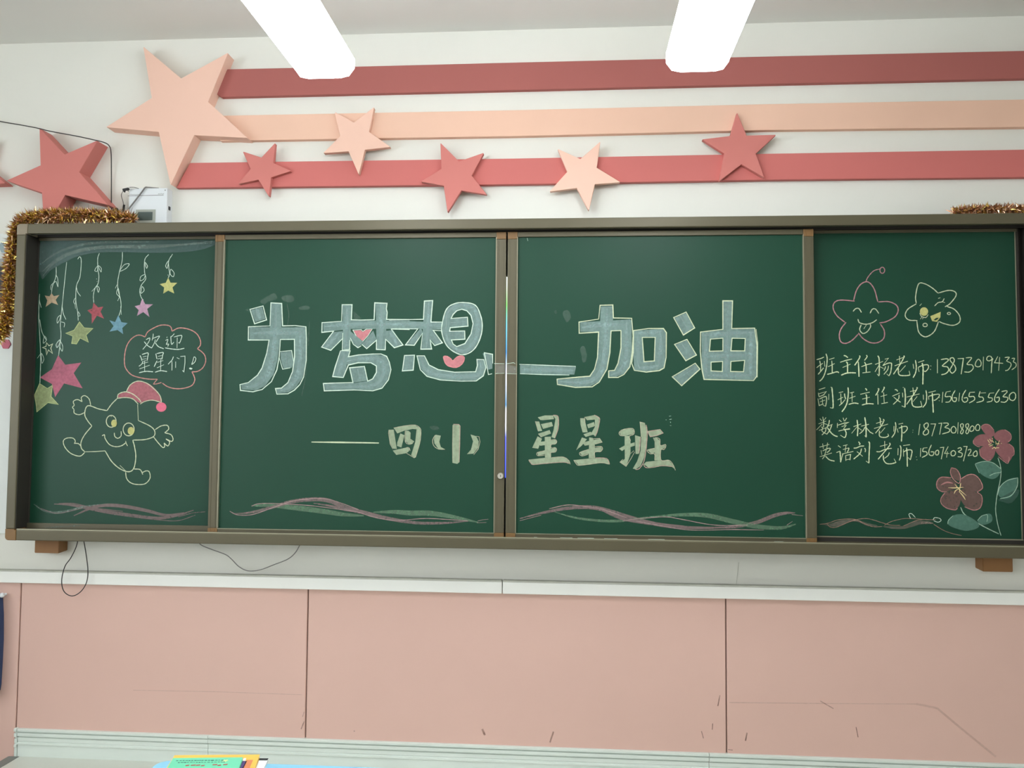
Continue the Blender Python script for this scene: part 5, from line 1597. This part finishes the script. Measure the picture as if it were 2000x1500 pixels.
patch(A, U, V, z, L_-.034, L_-.022, .036, .12, MPUR, 'printed_patch', fc, 'purple print', skew=-.004)
patch(A, U, V, z, L_-.024, L_-.010, .03, .12, MORG, 'printed_patch', fc, 'orange print', skew=-.002)
tg, fc, A, U, V, z = book((338, 1480.5), (474.5, 1479), .235, ZD+.0125, .006, MGRN, MPAGE, 'mint green textbook on top of the stack on the blue desk', sl=(327.5, 1499))
bm = bmesh.new(); un = U.normalized(); rn = random.Random(11)
for row, (v0, s0, s1) in enumerate(((.014, .01, .12), (.024, .016, .115))):
    u = s0
    while u < s1*U.length/.153:
        wv = rn.uniform(.003, .006); hh = rn.uniform(.002, .004)
        q = [A+un*u+V*v0, A+un*(u+wv)+V*v0, A+un*(u+wv)+V*(v0+hh), A+un*u+V*(v0+hh)]
        bm.faces.new([bm.verts.new((p.x, p.y, z+.0003)) for p in q]); u += wv+rn.uniform(.001, .003)
mesh_obj('printed_title', bm, MINK, fc, label='rows of small dark print')
bm = bmesh.new()
for k in range(7):
    u = .035+k*.011+(.012 if k > 3 else 0); v0 = .036+rn.uniform(0, .006); wv = rn.uniform(.006, .01)
    q = [A+un*u+V*v0, A+un*(u+wv)+V*(v0-.002), A+un*(u+wv)+V*(v0+.003), A+un*u+V*(v0+.005)]
    bm.faces.new([bm.verts.new((p.x, p.y, z+.0003)) for p in q])
mesh_obj('printed_picture', bm, MRED, fc, label='red print')
c = A+un*.118*U.length/.153+V*.018; bm = bmesh.new()
bm.faces.new([bm.verts.new((c.x+(.008 if k % 2 == 0 else .0035)*math.cos(k*math.pi/5), c.y+(.008 if k % 2 == 0 else .0035)*math.sin(k*math.pi/5), z+.0004)) for k in range(10)])
mesh_obj('printed_star', bm, mat('pale_yellow_print', (226, 238, 160), .5), fc, label='pale yellow star')

# dark blue bag hanging at the far left
x1 = P(6.5, 1260, .016).x; zt = P(0, 1168, .07).z; zb_ = P(0, 1360, .07).z
t = thing('hanging_bag', (x1-.1, -.04, zb_), 'dark blue padded bag hanging on the pink wall at the left edge', 'bag')
prof = [(x1-.012, zt), (x1-.004, zt-.08), (x1, zt-.18), (x1-.001, zt-.27), (x1-.003, zb_+.03), (x1-.006, zb_+.006), (x1-.02, zb_-.002), (x1-.22, zb_-.002), (x1-.24, zb_+.03), (x1-.24, zt-.05), (x1-.22, zt+.01), (x1-.04, zt+.012)]
bm = bmesh.new(); prism(bm, prof, -.014, -.075, bev=.012)
mesh_obj('bag_body', bm, mat('navy_cloth', (48, 66, 104), .8, var=.15, scale=12, bump=.2), t)
mesh_obj('base_trim', nbox(x1-.215, x1-.012, -.077, -.013, zb_-.006, zb_+.022, bev=.004), MBLK, t, label='black base trim')
c = P(-1, 1164, .05); bm = bmesh.new(); bmesh.ops.create_uvsphere(bm, u_segments=16, v_segments=10, radius=.010, matrix=Matrix.Translation((c.x, -.035, c.z)))
tube(bm, [(c.x, 0, c.z), (c.x, -.035, c.z)], .005, 8)
mesh_obj('hook', bm, MSTEEL, t, smooth=True, label='white round hook')
